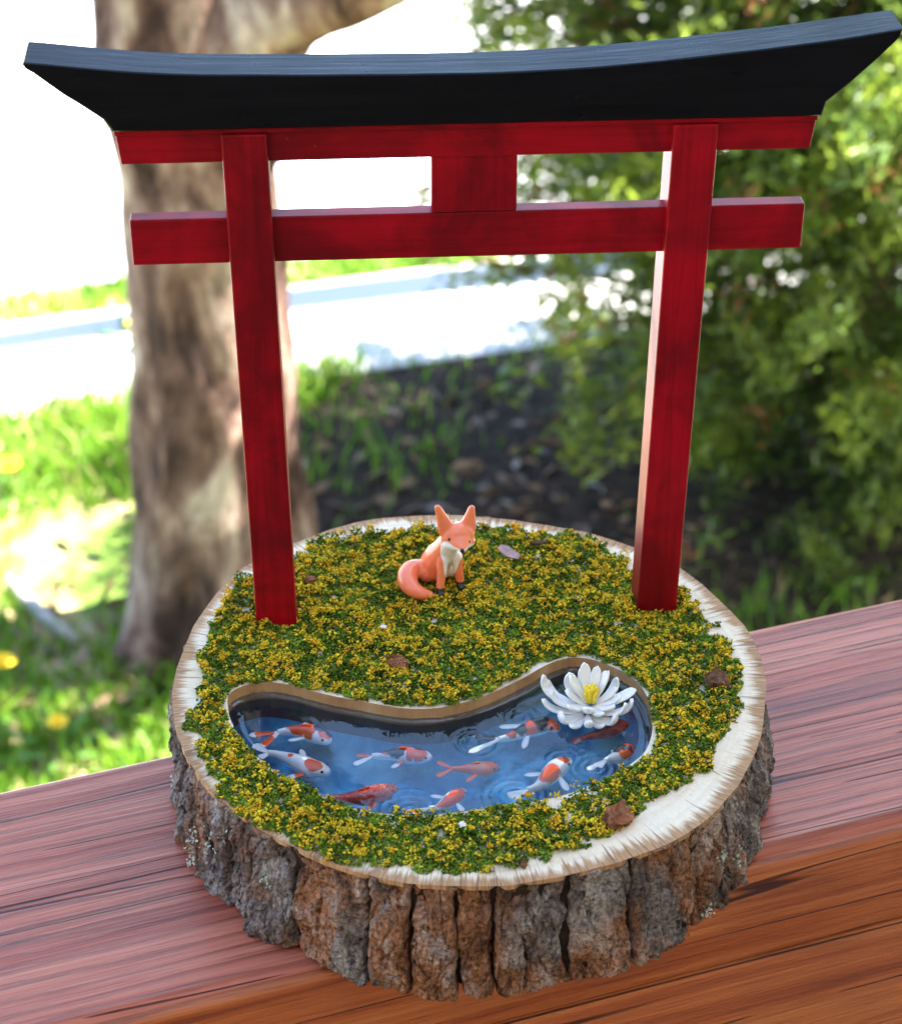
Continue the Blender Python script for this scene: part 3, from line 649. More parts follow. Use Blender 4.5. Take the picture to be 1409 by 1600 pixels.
# ------------------------------------------------------------------ loose chips
def chip(name, u, v, z, L, Wd, T, ang, mat, label, cat, tilt=(0, 0), seed=0):
    c = at(u, v, z); o = thing(name, c, label, cat); bm = bmesh.new(); bmesh.ops.create_cube(bm, size=1)
    bmesh.ops.subdivide_edges(bm, edges=list(bm.edges), cuts=4, use_grid_fill=True)
    R = Matrix.Rotation(ang, 3, 'Z')@Matrix.Rotation(tilt[0], 3, 'X')@Matrix.Rotation(tilt[1], 3, 'Y')
    for vv in bm.verts:
        p = Vector(vv.co); k = 1-.55*abs(p.x*2)**2.2 if L > Wd*1.6 else 1-.22*(abs(p.x*2)**2)
        p = Vector((p.x*L*(1+.25*mnoise.noise((p.y*4, seed, 1))), p.y*Wd*k, p.z*T))
        p += Vector([mnoise.noise((vv.co.x*3.1+seed+q*9, vv.co.y*3.1, vv.co.z*3.1)) for q in range(3)])*min(L, Wd, T*1.6)*.28
        vv.co = R@p+Vector(c)
    bm.verts.index_update(); V = np.array([q.co[:] for q in bm.verts]); F = [[q.index for q in f.verts] for f in bm.faces]; bm.free()
    # a single mesh: replace the empty
    bpy.data.objects.remove(o); me = obj(name, V-c, F, mat, None); me.location = tuple(c); return tag(me, label, cat)
M_chip = plain('chip_brown', (.26, .10, .045), .85, .5, 350, .2, 0, .0006); M_chipl = plain('chip_lilac', (.42, .30, .27), .8, .3, 300, .2, 0, .0003); M_chipd = plain('chip_dark', (.15, .07, .035), .9, .5, 350, .2, 0, .0006)
chip('bark_chip', 795, 863, .0030, .0072, .0030, .0006, -.75, M_chipl, 'flat pale mauve bark flake on the moss right of the fox', 'bark chip', (.35, .2), 1)
chip('bark_chip', 964, 1277, .0018, .0072, .0056, .0042, .5, M_chip, 'large chunky brown bark chip on the bare rim at front right', 'bark chip', (.5, .3), 2)
chip('bark_chip', 1119, 1064, .0024, .0052, .0056, .0032, .2, M_chipd, 'dark curled bark chip in the moss by the right rim', 'bark chip', (.3, .6), 3)
chip('bark_chip', 621, 1037, .0022, .0050, .0036, .0026, -.1, M_chip, 'squarish reddish bark chip in the moss just behind the pond', 'bark chip', (.4, 0), 4)
chip('bark_chip', 485, 905, .0024, .0030, .0018, .0014, .1, M_chip, 'small brown bark chip beside the left gate post', 'bark chip', (.2, 0), 5)
chip('bark_chip', 842, 848, .0026, .0052, .0011, .0010, .15, M_chipd, 'thin dark bark sliver in the moss at the back rim', 'bark chip', (.2, 0), 6)
chip('bark_chip', 817, 1349, .0008, .0015, .0022, .0010, .3, M_chipd, 'tiny dark purple flake on the front bare rim', 'bark chip', (.2, 0), 7)
chip('white_flake', 599, 979, .0030, .0018, .0010, .0004, -.3, M_white, 'small white flake on the moss in front of the gate', 'flake', (.5, 0), 8)
chip('white_flake', 722, 1288, .0030, .0018, .0014, .0006, .6, M_white, 'small white flake on the moss in front of the pond', 'flake', (.6, .3), 9)

# ------------------------------------------------------------------ koi
def paddle(base, tip, w, nrm, th=.00045, curl=0.0, n=14, shape='fin'):
    base, tip, nrm = (np.asarray(q, float) for q in (base, tip, nrm)); d = tip-base; L = np.linalg.norm(d); d = d/L
    s = np.cross(nrm, d); s /= np.linalg.norm(s); up = np.cross(d, s); V = []; m_ = 12
    for i in range(n):
        u = i/(n-1)
        ww = w*{'fin': (.35+.65*math.sin(min(1, u*1.25)*math.pi*.5))*math.sqrt(max(0, 1-max(0, (u-.62)/.38)**2.2)), 'lobe': (.30+.7*u**.8)*math.sqrt(max(0, 1-max(0, (u-.72)/.28)**2.4))}[shape]
        ww = max(ww, w*.03); tt_ = th*(1.25-.75*u)
        c = base+d*L*u+up*curl*L*u*u
        for k in range(m_):
            q = 2*math.pi*k/m_; V.append(c+s*ww*.5*math.cos(q)+up*tt_*.5*math.sin(q))
    F = [(i*m_+k, i*m_+(k+1) % m_, (i+1)*m_+(k+1) % m_, (i+1)*m_+k) for i in range(n-1) for k in range(m_)]+[list(range(m_))[::-1], [(n-1)*m_+k for k in range(m_)]]
    return np.array(V), F
def zero(nv): return {'patch': ('FLOAT', np.zeros(nv)), 'spot': ('FLOAT', np.zeros(nv))}
def koi(label, spine, lobes, fins, mat, hw, patch=(), spot=(), dz=0.0, lift=0.0, dorsal=True, fincol=(), lobecol=()):
    zc = ZW-hw*.92+dz; n = 46; m_ = 28
    pts_ = [at(u, v, zc) for u, v in spine]; Q = spline(pts_, n); uu = np.linspace(0, 1, n)
    Q[:, 2] += lift*np.clip((uu-.55)/.45, 0, 1)**1.4
    T = np.gradient(Q, axis=0); T /= np.linalg.norm(T, axis=1)[:, None]
    lat = np.cross(T, [0, 0, 1.]); lat /= np.linalg.norm(lat, axis=1)[:, None]; up = np.cross(lat, T)
    wpro = np.interp(uu, [0, .03, .08, .16, .28, .40, .55, .70, .85, 1], [.16, .46, .68, .88, 1, .97, .80, .56, .36, .26])*hw
    hpro = np.interp(uu, [0, .03, .08, .16, .28, .40, .55, .70, .85, 1], [.14, .36, .56, .78, .95, 1, .86, .66, .48, .40])*hw*.95
    o = thing('koi', Q[n//2], label, 'koi fish', 'koi fish in the pond')
    V = []; po = []; sp = []
    for i in range(n):
        for k in range(m_):
            q = 2*math.pi*k/m_; V.append(Q[i]+lat[i]*wpro[i]*math.cos(q)+up[i]*hpro[i]*math.sin(q))
            side = math.cos(q) if math.sin(q) > -.2 else math.cos(q)*1.8
            f = lambda L_: max([1-math.hypot((uu[i]-a)/(ra*1.3), (side-b)/(rb*1.4))*.5 for a, b, ra, rb in L_]+[0])
            po.append(f(patch)); sp.append(f([(a, b, ra*1.75, rb*1.6) for a, b, ra, rb in spot]))
    F = [(i*m_+k, (i+1)*m_+k, (i+1)*m_+(k+1) % m_, i*m_+(k+1) % m_) for i in range(n-1) for k in range(m_)]+[list(range(m_)), [(n-1)*m_+k for k in range(m_)][::-1]]
    obj('body', V, F, mat, o, True, {'patch': ('FLOAT', po), 'spot': ('FLOAT', sp)})
    root = Q[-1]; pxl = .58/3050
    for j, (u, v, w) in enumerate(lobes):
        tp = at(u, v, root[2]+lift*.25+.0002*j); Vl, Fl = paddle(root-T[-1]*-.0*1+(Q[-3]-root)*.6, tp, w*pxl, (0, 0, 1.), .0007, 0, 14, 'lobe')
        a_ = zero(len(Vl)); c_ = lobecol[j] if j < len(lobecol) else None
        if c_: a_[c_[0]] = ('FLOAT', 1-np.linalg.norm(Vl-(root+(tp-root)*c_[1]), axis=1)/(c_[2]*pxl)*.5)
        obj('tail_fin', Vl, Fl, mat, o, True, a_)
    for j, (u0, v0, u1, v1, w) in enumerate(fins):
        zf = zc-hw*.15; Vl, Fl = paddle(at(u0, v0, zf), at(u1, v1, zf-.0004), w*pxl, (0, 0, 1.), .0007, 0, 14, 'fin'); a_ = zero(len(Vl))
        if j < len(fincol) and fincol[j]: a_['patch'] = ('FLOAT', np.linspace(1.1, .1, 14).repeat(12)*fincol[j])
        obj('pectoral_fin', Vl, Fl, mat, o, True, a_)
    if dorsal:
        i = int(n*.42); V = []; dn = 12
        for k in range(dn):
            a = k/(dn-1); jx = i+int(a*n*.22); hgt_ = hw*.42*math.sin(math.pi*min(1, a*1.0+.12))**.8*(1-.4*a)
            c = Q[jx]+up[jx]*hpro[jx]*.92
            V += [c-lat[jx]*.00022, c+lat[jx]*.00022, c+up[jx]*hgt_+lat[jx]*.00008, c+up[jx]*hgt_-lat[jx]*.00008]
        F = [(k*4+a, k*4+(a+1) % 4, (k+1)*4+(a+1) % 4, (k+1)*4+a) for k in range(dn-1) for a in range(4)]+[(3, 2, 1, 0), tuple((dn-1)*4+a for a in range(4))]
        a_ = zero(len(V)); jx = i+int(.11*n); pm = po[jx*m_+m_//4]; a_['patch'] = ('FLOAT', np.full(len(V), pm)); obj('dorsal_fin', V, F, mat, o, True, a_)
    i = 4
    for s in (-1, 1):
        bm = bmesh.new(); bmesh.ops.create_uvsphere(bm, u_segments=10, v_segments=8, radius=hw*.15); bm.verts.index_update()
        c = Q[i]+lat[i]*wpro[i]*s*.80+up[i]*hpro[i]*.52; obj('eye', np.array([q.co[:] for q in bm.verts])+c, [[q.index for q in f.verts] for f in bm.faces], M_eye, o, True); bm.free()
    return o
H = .00235
koi('white koi with orange saddles and pink cheek patch, uppermost at the pond left end', [(516,1160),(500,1150),(479,1144),(453,1142),(434,1145)], [(389,1149,14),(408,1167,15)], [(476,1154,450,1157,8),(484,1133,474,1130,6)], M_koi, H*1.12,
    [(.62,.1,.17,.9),(.42,-.1,.1,.9),(.15,.1,.10,.55)], [(.28,.35,.05,.3),(.11,.8,.03,.3)], 0, 0, True, (), [('patch',.45,14),('patch',.6,12)])
koi('plain white koi with one orange head patch, below the saddled koi at left', [(516,1207),(500,1203),(483,1199),(455,1187),(432,1179),(418,1177)], [(396,1163,17),(405,1184,15)], [(481,1208,447,1216,11),(478,1188,470,1171,9)], M_koi, H*1.15,
    [(.23,-.25,.10,.5),(.62,-.2,.035,.25)], [], 0, 0, False, (1.0, 0))
koi('white koi with orange and black blotches in the middle of the pond', [(675,1184),(662,1182),(649,1181),(619,1179),(596,1181),(581,1182)], [(556,1180,9),(552,1195,12)], [(634,1188,611,1200,8)], M_koi, H*1.05,
    [(.48,.3,.10,.5),(.2,-.3,.10,.6),(.36,-.5,.05,.5),(.75,-.1,.08,.5)], [(.66,.5,.05,.4),(.60,-.3,.07,.35),(.24,.65,.06,.3),(.80,.4,.05,.3)], 0, 0, True, (.9,), [('patch',.3,16)])
koi('dark red koi with outlined scales at the front left edge of the pond', [(622,1234),(612,1234),(602,1237),(574,1244),(543,1248),(513,1247)], [(498,1247,12),(503,1252,10)], [(588,1248,578,1264,11)], M_koi_red, H*1.18, [(.1,0,.12,1)], [], .0004, 0, True)
koi('small plain orange koi in the centre front of the pond', [(779,1200),(768,1200),(755,1202),(734,1202),(717,1202),(706,1202)], [(683,1190,11),(681,1213,12)], [(748,1208,727,1222,8)], M_koi_ora, H*.95, [(.45,0,.14,.8)], [], -.0002, 0, True)
koi('white koi with a broad red back touching the front middle edge', [(728,1236),(722,1238),(713,1244),(698,1254),(683,1265),(670,1269)], [(629,1270,12),(640,1275,9)], [(702,1248,672,1243,8),(712,1254,724,1268,9)], M_koi, H*.92,
    [(.5,-.45,.30,.55),(.22,-.2,.14,.6)], [], .0002, .0012, False)
koi('orange and black koi whose white black-edged tail breaks the surface', [(874,1141),(864,1136),(852,1133),(828,1139),(808,1148),(792,1157),(779,1163)], [(739,1151,15),(732,1176,13)], [(826,1145,817,1170,10),(822,1134,779,1136,12)], M_koi, H*1.08,
    [(.12,0,.12,.9),(.47,-.1,.14,.9),(.80,.1,.07,.9)], [(.30,-.1,.055,.55),(.64,.2,.05,.6)], .0002, .0016, False, (), [('spot',.55,15)])
koi('dull red koi half hidden under the water lily', [(982,1131),(970,1134),(952,1141),(930,1148),(908,1155)], [(893,1156,9),(896,1162,8)], [], M_koi_red, H*.95, [], [], -.0010, 0, False)
koi('white koi with an orange head cap nosing up at the front right', [(894,1193),(886,1192),(876,1196),(862,1208),(848,1223),(835,1234),(823,1240)], [(793,1245,20),(800,1249,12)], [(858,1209,818,1211,10),(872,1212,887,1236,11)], M_koi, H*1.2,
    [(.13,-.05,.08,.5),(.55,-.2,.17,.62)], [], .0006, .0010, False)
koi('red koi with two black spots and white fins at the right end of the pond', [(988,1166),(982,1170),(975,1175),(962,1183),(951,1189),(944,1195)], [(931,1198,18),(917,1203,12)], [(962,1178,955,1172,6)], M_koi, H*1.0,
    [(.3,.0,.26,.95)], [(.36,.1,.05,.3),(.55,.3,.045,.3),(.24,-.5,.03,.2)], .0004, .0012, False)

# ------------------------------------------------------------------ water lily
lily = thing('water_lily', at(918, 1112, ZW), 'white clay water lily with a yellow centre floating on the pond', 'water lily')
LC = at(917, 1121, ZW)
def petal(a, L, w, rise, curl, z0, seed, cup=.35):
    """Spoon petal: runs out from the heart, cups, and turns its tip up."""
    d = np.array([math.cos(a), math.sin(a), 0]); s = np.array([-math.sin(a), math.cos(a), 0]); n, m_ = 20, 9; top = []; bot_ = []
    for i in range(n):
        u = i/(n-1); th_ = rise+curl*max(0, u-.5)**1.2*2.6
        if i == 0: c = LC+np.array([0, 0, z0])+d*.0012
        else: c = c+(d*math.cos(th_)+np.array([0, 0, 1])*math.sin(th_))*L/(n-1)
        nn = -d*math.sin(th_)+np.array([0, 0, 1])*math.cos(th_)
        ww = w*(.36+.64*math.sin(min(1, u*1.45)*math.pi/2))*math.sqrt(max(.004, 1-max(0, (u-.60)/.40)**3.8))
        for k in range(m_):
            q = -1+2*k/(m_-1); lift = cup*ww*.5*q*q*(1-.35*u); p = c+s*ww*.5*q+nn*lift+nn*.00012*mnoise.noise((u*3+seed, q*2, seed))
            tk = .00125*math.sqrt(max(0, 1-q*q*.92))*(1-.25*u); top.append(p+nn*tk*.5); bot_.append(p-nn*tk*.5)
    V = np.array(top+bot_); nv = n*m_; F = grid_faces(n, m_); F = [tuple(reversed(f)) for f in F]+[tuple(x+nv for x in f) for f in F]
    for i in range(n-1):
        F += [(i*m_, (i+1)*m_, nv+(i+1)*m_, nv+i*m_), ((i+1)*m_+m_-1, i*m_+m_-1, nv+i*m_+m_-1, nv+(i+1)*m_+m_-1)]
    for k in range(m_-1): F += [(k, k+1, nv+k+1, nv+k)[::-1], ((n-1)*m_+k, (n-1)*m_+k+1, nv+(n-1)*m_+k+1, nv+(n-1)*m_+k)]
    obj('petal', V, F, M_petal, lily, True)
zl = lambda u, v: (820+u/5.87, 1000+v/5.87)
def out_petal(tipz, w, rise, curl, z0, ztip, seed):
    u, v = zl(*tipz); q = at(u, v, ZW+ztip)-LC; petal(math.atan2(q[1], q[0]), math.hypot(q[0], q[1])*1.12, w, rise, curl, z0, seed)
for j, (tz, w, rise, curl, z0, zt2) in enumerate([((120,405),.0040,.16,1.5,.0018,.0058),((205,445),.0028,.14,1.2,.0010,.0040),((188,590),.0034,.06,1.1,.0008,.0032),((300,662),.0046,.00,2.2,.0006,.0046),((855,690),.0044,.02,2.0,.0006,.0044),
        ((998,590),.0036,.08,1.5,.0008,.0044),((960,498),.0044,.24,.4,.0022,.0054),((862,370),.0034,.26,1.3,.0014,.0068),((375,278),.0048,.40,1.3,.0026,.0096),((690,760),.0034,-.02,1.0,.0004,.0020),((450,770),.0034,-.02,.9,.0004,.0018),((240,520),.0032,.2,1.2,.0020,.0052),((930,640),.0032,.18,1.3,.0018,.0050),((590,790),.0032,.10,1.5,.0014,.0034),((520,250),.0034,.5,.8,.0020,.0090)]):
    out_petal(tz, w*.86, rise, curl, z0, zt2, j*3.7)
H2 = LC+np.array([.0010, .0018, .0026]); LC0 = LC.copy(); LC = H2
for j, (a, L, w, rise, curl) in enumerate([(1.75,.0108,.0036,.95,.25),(1.15,.0100,.0034,1.05,.25),(.60,.0098,.0036,1.0,.2),(2.5,.0090,.0038,.80,.45),(.05,.0082,.0034,.62,.5),(3.1,.0080,.0040,.62,.6),(4.45,.0066,.0046,.34,1.2),(5.55,.0074,.0042,.30,.6),(3.75,.0080,.0042,.28,.7),(6.0,.0084,.0038,.42,.5),(5.0,.0070,.0036,.16,.8)]):
    petal(a, L, w*.84, rise, curl, 0.0 if j > 3 else .0006, 40+j*2.1, .45)
hv = LC+np.array([.0002, .0002, .0016])
for j in range(13):
    a = j*2.4; r = .0002+.0019*math.sqrt(j/13); b0 = hv+np.array([r*.6*math.cos(a), r*.6*math.sin(a), 0]); t0 = hv+np.array([r*1.05*math.cos(a), r*1.05*math.sin(a), .0050-.0014*(j/13)**2+.0004*math.sin(j*3)])
    obj('stamen', *tube([b0, b0*.5+t0*.5, t0*.92+b0*.08, t0], [.00050, .00060, .00056, .00018], 8), M_stamen, lily, True)
LC = LC0

# ------------------------------------------------------------------ fox
FO = at(690, 928, .0008); FS = .58/3000*1.0
def sph(c, r, yaw=0.0, seg=2):
    bm = bmesh.new(); bmesh.ops.create_icosphere(bm, subdivisions=seg, radius=1); r = (r, r, r) if np.isscalar(r) else r
    cy, sy = math.cos(yaw), math.sin(yaw); R = np.array([[cy, -sy, 0], [sy, cy, 0], [0, 0, 1]])
    V = (np.array([v.co[:] for v in bm.verts])*np.array(r))@R.T+np.array(c); bm.verts.index_update(); F = [[v.index for v in f.verts] for f in bm.faces]; bm.free(); return V, F
def chain(P, R, n):
    P = np.asarray(P, float); Q = spline(np.column_stack([P, R]), n); return [sph(q[:3], q[3]) for q in Q]
HY = .20; hp = np.array([25, 11, 101.]); hl = np.array([math.cos(HY), math.sin(HY), 0]); hf = np.array([math.sin(HY), -math.cos(HY), 0])
parts = chain([(-6,44,25),(-2,36,44),(6,26,64),(15,18,84),(21,13,98)], [27,23.5,19.5,17,17], 22)
parts += [sph((-20,38,19), (17,20,19)), sph((18,50,17), (16,19,17))]
parts += chain([(3,13,56),(0,5,30),(-2,1,14),(-2,-1,6)], [10,7.6,7,7], 16)+chain([(24,22,52),(27,18,28),(29,17,13),(29.5,15.5,6)], [10,7.6,7,7], 16)
parts += [sph((-2,-4,4.5), (7,8.5,5)), sph((30.5,12,4.5), (7,8.5,5))]
parts += chain([(-22,46,16),(-40,38,22),(-50,24,20),(-50,8,16),(-41,-6,12),(-29,-13,10),(-19,-14,9)], [12,16,17,15.5,12.5,9.5,6.5], 40)
parts += [sph(hp, (26,18,18), HY), sph(hp-hl*13+hf*1-[0,0,4], (14,14,15)), sph(hp+hl*12+hf*1-[0,0,4], (14,14,15))]
parts += [sph((hp+hl*s*17+hf*8-[0,0,12])*(1-t)+(hp+hf*24-[0,0,12])*t, 8.5-2.5*t) for s in (-1, 1) for t in np.linspace(0, 1, 8)]
parts += [sph(hp*(1-t)+(hp+hf*27-[0,0,11])*t, (24-17*t, 16-8.5*t, 15-8.5*t), HY) for t in np.linspace(0, 1, 14)]
for s, tipo in ((-1, np.array([-30,0,47.])), (1, np.array([23,0,38.]))):
    b_ = hp+hl*s*15+[0,0,5]-hf*2; e_ = hp+hl*(tipo[0])-hf*6+[0,0,tipo[2]]
    parts += [sph(b_*(1-t)+e_*t, (15-9.6*t, 9-4.6*t, 10-5.2*t), HY) for t in np.linspace(0, 1, 18)]
Vf, Ff = merge(parts); Vf = Vf*FS+FO
tmp = obj('fox_tmp', Vf, Ff, M_fox); md = tmp.modifiers.new('r', 'REMESH'); md.mode = 'VOXEL'; md.voxel_size = .00024; ms = tmp.modifiers.new('s', 'SMOOTH'); ms.factor = .5; ms.iterations = 26
dg = bpy.context.evaluated_depsgraph_get(); ev = tmp.evaluated_get(dg); me = bpy.data.meshes.new_from_object(ev)
nv = len(me.vertices); V = np.empty(nv*3); me.vertices.foreach_get('co', V); V = V.reshape(-1, 3); Nn = np.empty(nv*3); me.vertices.foreach_get('normal', Nn); Nn = Nn.reshape(-1, 3); Ff = [list(p.vertices) for p in me.polygons]
bpy.data.objects.remove(tmp)
px = project(V); zz = (px-np.array([590, 760]))*5.8708
bibp = np.array([(580,528),(606,502),(640,506),(690,545),(735,570),(775,590),(812,568),(838,535),(870,525),(900,520),(895,590),(845,620),(790,640),(755,685),(735,740),(712,790),(690,835),(640,872),(618,830),(604,740),(598,690),(572,620)])
vdir = (CAM-V); vdir /= np.linalg.norm(vdir, axis=1)[:, None]; front = (Nn*vdir).sum(1)
bib = np.clip(.5+np.where(inside(zz, bibp), 1, -1)*dist_poly(zz, bibp)/24, 0, 1)*np.clip(front*4, 0, 1)
Lv = (V-FO)/FS; paw = np.clip(.5+(13.0-Lv[:, 2])/4, 0, 1)*((np.abs(Lv[:, 0]+2) < 9) & (np.abs(Lv[:, 1]+1) < 14) | (np.abs(Lv[:, 0]-30) < 10) & (np.abs(Lv[:, 1]-14) < 14))
ear = np.zeros(nv)
for c, r in (((585,265), 52), ((850,275), 46), ((860,470), 40)): ear = np.maximum(ear, np.clip(1.2-np.hypot((zz[:, 0]-c[0])/.6, zz[:, 1]-c[1])/r, 0, 1)*np.clip(front*3, 0, 1))
fox = thing('fox', FO, 'glazed orange fox figurine with white bib sitting on the moss', 'fox figurine')
fb = obj('body', V, Ff, M_fox, fox, True, {'bib': ('FLOAT', bib), 'paw': ('FLOAT', paw), 'ear': ('FLOAT', ear)})
bvh = BVHTree.FromPolygons([tuple(v) for v in V], Ff)
for nm, u, v, r in (('eye', 655, 488, .00044), ('eye', 842, 506, .00036), ('nose', 772, 592, .00066)):
    d = ray(590+u/5.8708, 760+v/5.8708); hit = bvh.ray_cast(Vector(CAM), Vector(d).normalized())
    if hit[0] is not None: obj(nm, *sph(np.array(hit[0])-np.array(hit[1])*r*.25, (r, r, r*1.1)), M_eye, fox, True)

# ------------------------------------------------------------------ big tree
TY = float(at(345, 985, G)[1])
rows = [(1015,180,505),(985,196,492),(930,205,492),(850,206,486),(760,206,478),(660,205,468),(560,205,460),(460,196,446),(400,193,442),(330,188,438),(250,180,432),(170,160,422),(100,150,410),(30,148,398),(-60,140,385),(-180,128,372),(-330,118,356),(-520,105,335),(-760,90,312),(-1000,80,290)]
tc = at_y(345, 985, TY); tree = thing('shade_tree', (tc[0], TY, G), 'old tree with peeling brown-grey bark behind the left gate post', 'tree')
Ls, Rs = [at_y(l, y, TY) for y, l, r in rows], [at_y(r, y, TY) for y, l, r in rows]
Cs = [(a+b)/2 for a, b in zip(Ls, Rs)]; Rd = [np.linalg.norm(b-a)/2 for a, b in zip(Ls, Rs)]
Cs += [Cs[-1]+np.array([-.04, 0, .7]), Cs[-1]+np.array([-.1, 0, 1.5])]; Rd += [Rd[-1]*.85, Rd[-1]*.6]
Q = spline(np.column_stack([Cs, Rd]), 180); n = 96; V = []
for i, q in enumerate(Q):
    for k in range(n):
        a = 2*math.pi*k/n; base_ = np.array([math.cos(a), math.sin(a), 0]); p0 = q[:3]+base_*q[3]
        fl = 1+.05*math.cos(3*a+1)+.10*mnoise.noise((p0[0]*5, p0[1]*5, p0[2]*2.2))+.08*mnoise.noise((p0[0]*13, p0[1]*13, p0[2]*5))+.05*mnoise.noise((p0[0]*30, p0[1]*30, p0[2]*9))
        if i < 22: fl += .30*(1-i/22)**2*(.4+.6*math.cos(5*a+.6))
        z_ = q[2] if i else G-.05; V.append(np.array([q[0], q[1], z_])+base_*q[3]*fl)
F = [(i*n+k, i*n+(k+1) % n, (i+1)*n+(k+1) % n, (i+1)*n+k) for i in range(len(Q)-1) for k in range(n)]+[[(len(Q)-1)*n+k for k in range(n)]]
obj('trunk', V, F, M_tree, tree, True)
def limb(P, R, n=14, m_=26, name='limb', seed=0):
    Q = spline(np.column_stack([P, R]), m_); Vt, Ft = tube(Q[:, :3], Q[:, 3], n)
    for i, p in enumerate(Vt):
        j = min(i//n, m_-1); dv_ = p-Q[j, :3]; Vt[i] = p+dv_*.25*mnoise.noise((p[0]*9, p[1]*9, p[2]*6+seed))
    obj(name, Vt, Ft, M_tree, tree, True); return Q
tips = []
q0 = at_y(330, 150, TY); tips.append(limb([q0-[0, 0, .06], at_y(390, 55, TY-.05), at_y(470, -10, TY-.1), at_y(640, -90, TY-.2), at_y(900, -260, TY-.1), at_y(1200, -500, TY+.1)], [.115, .098, .080, .062, .045, .02], seed=1))
tops = Q[-1, :3]
for j, (dx, dy, dz, r) in enumerate([(-.9,.2,1.0,.07),(.5,.5,1.3,.07),(.9,-.2,.9,.05),(.2,.1,1.6,.06)]):
    tips.append(limb([tops-[0, 0, .6], np.array([.2, TY, 1.25]), np.array([.6, TY+.1, 1.8]), np.array([.9, TY+.2, 2.9])], [.07, .055, .04, .015], 10, 16, seed=9)) if j == 0 else None  # the first limb is an unseen addition carrying the reflection-darkening foliage
    tips.append(limb([tops-[0, 0, .15], tops+np.array([dx, dy, dz])*.45+[0, 0, .1], tops+np.array([dx, dy, dz])], [r, r*.6, r*.25], 10, 16, seed=j))
def leaf_quads(C_, size, n_each, spread, tint_lo, tint_hi, flat=.3):
    n = len(C_)*n_each; P = np.repeat(C_, n_each, 0)+RNG.normal(size=(n, 3))*spread
    d = RNG.normal(size=(n, 3)); d[:, 2] = d[:, 2]*flat-.2; d /= np.linalg.norm(d, axis=1)[:, None]; w = np.cross(d, RNG.normal(size=(n, 3))); w /= np.linalg.norm(w, axis=1)[:, None]
    L = size*RNG.uniform(.6, 1.4, n)[:, None]; V = np.stack([P-d*L*.5, P+w*L*.22, P+d*L*.5, P-w*L*.22], 1).reshape(-1, 3); F = np.arange(4*n).reshape(n, 4)
    k = RNG.uniform(0, 1, (n, 1)); col = np.array(tint_lo)*(1-k)+np.array(tint_hi)*k; return V, F, np.repeat(np.column_stack([col, np.ones(n)]), 4, 0)
cl = []
for q in tips:
    for p in q[len(q)//2:]: cl += [p[:3]+RNG.normal(size=3)*.28 for _ in range(5)]
cl += list(np.array([.80, 2.75, 2.35])+RNG.normal(size=(330, 3))*np.array([.30, .25, .55]))  # unseen foliage clump added to darken the reflection on the pond's right
cl = np.array(cl); cl = cl[~((cl[:, 0] > -.30) & (cl[:, 0] < .48) & (cl[:, 2] < 3.6))]; pj = project(cl); cl = cl[~((pj[:, 0] > -150) & (pj[:, 0] < IW+150) & (pj[:, 1] > -220) & (pj[:, 1] < IH))]  # crown opened up so bright sky reflects in mid pond
V, F, c = leaf_quads(cl, .06, 16, .10, (.05, .10, .015), (.13, .22, .03)); tag(obj('crown', V, F, M_leaf, tree, False, {'tint': ('FLOAT_COLOR', c)}), kind='stuff')

# slim street tree outside the frame: its trunk throws the bar of shade across the pavement
sp_ = at(455, 483, G)+np.array([math.cos(SUN_AZ), math.sin(SUN_AZ), 0])*1.75; sp_[2] = G
t2 = thing('street_tree', sp_, 'slim bare-trunked young tree standing by the road beyond the evergreen', 'tree')
obj('trunk', *tube([sp_+[0, 0, -.05], sp_+[.03, 0, 1.6], sp_+[0, .03, 3.2], sp_+[.02, 0, 5.2]], [.075, .07, .065, .05], 14), M_tree, t2, True)
V, F, c = leaf_quads(sp_+np.array([0, 0, 6.0])+RNG.normal(size=(50, 3))*np.array([.7, .7, .6]), .06, 14, .14, (.05, .10, .015), (.12, .2, .03)); tag(obj('crown', V, F, M_leaf, t2, False, {'tint': ('FLOAT_COLOR', c)}), kind='stuff')

# ------------------------------------------------------------------ evergreen
bx = at(1305, 720, G); ev_ = thing('evergreen', (bx[0], bx[1], G), 'tall dense evergreen with feathery sprays at right behind the gate', 'evergreen tree')
obj('trunk', *tube([bx+[0, 0, -.05], bx+[.02, 0, .5], bx+[-.03, .02, 1.5], bx+[0, 0, 2.0], bx+[0, 0, 2.4]], [.075, .06, .05, .03, .01], 12), M_twig, ev_, True)
sprays = []; brs = []
for j in range(380):
    hgt0 = RNG.uniform(.12, 1.5) if j < 330 else RNG.uniform(1.5, 2.25); a = RNG.uniform(0, 2*math.pi); rmax = .76*np.interp(hgt0, [.1, .5, 1.1, 1.5, 1.9, 2.3], [.70, 1.0, 1.06, .85, .5, .12])
    Lb = rmax*RNG.uniform(.72, 1.08); st_ = bx+[0, 0, hgt0*.86]; en = bx+[Lb*math.cos(a), Lb*math.sin(a), hgt0+.10*RNG.normal()]
    md_ = (st_+en)/2+[0, 0, -.06]; Qb = spline([st_, md_, en], 12); brs.append((Qb, a)); wgt = np.linspace(.3, 1, 12)
    if j < 120: obj('branch', *tube(Qb[::2], np.linspace(.014, .003, 6), 5), M_twig, ev_, True)
    k = 15 if hgt0 < .5 else 26
    for _ in range(k):
        t_ = RNG.uniform(.30, 1.06); p = st_*(1-t_)**2+2*md_*t_*(1-t_)+en*t_*t_; sprays.append((p+RNG.normal(size=3)*.036, t_))
SP = np.array([s_[0] for s_ in sprays]); ST = np.array([s_[1] for s_ in sprays]); SP[:, 2] = np.maximum(SP[:, 2], G+.05)
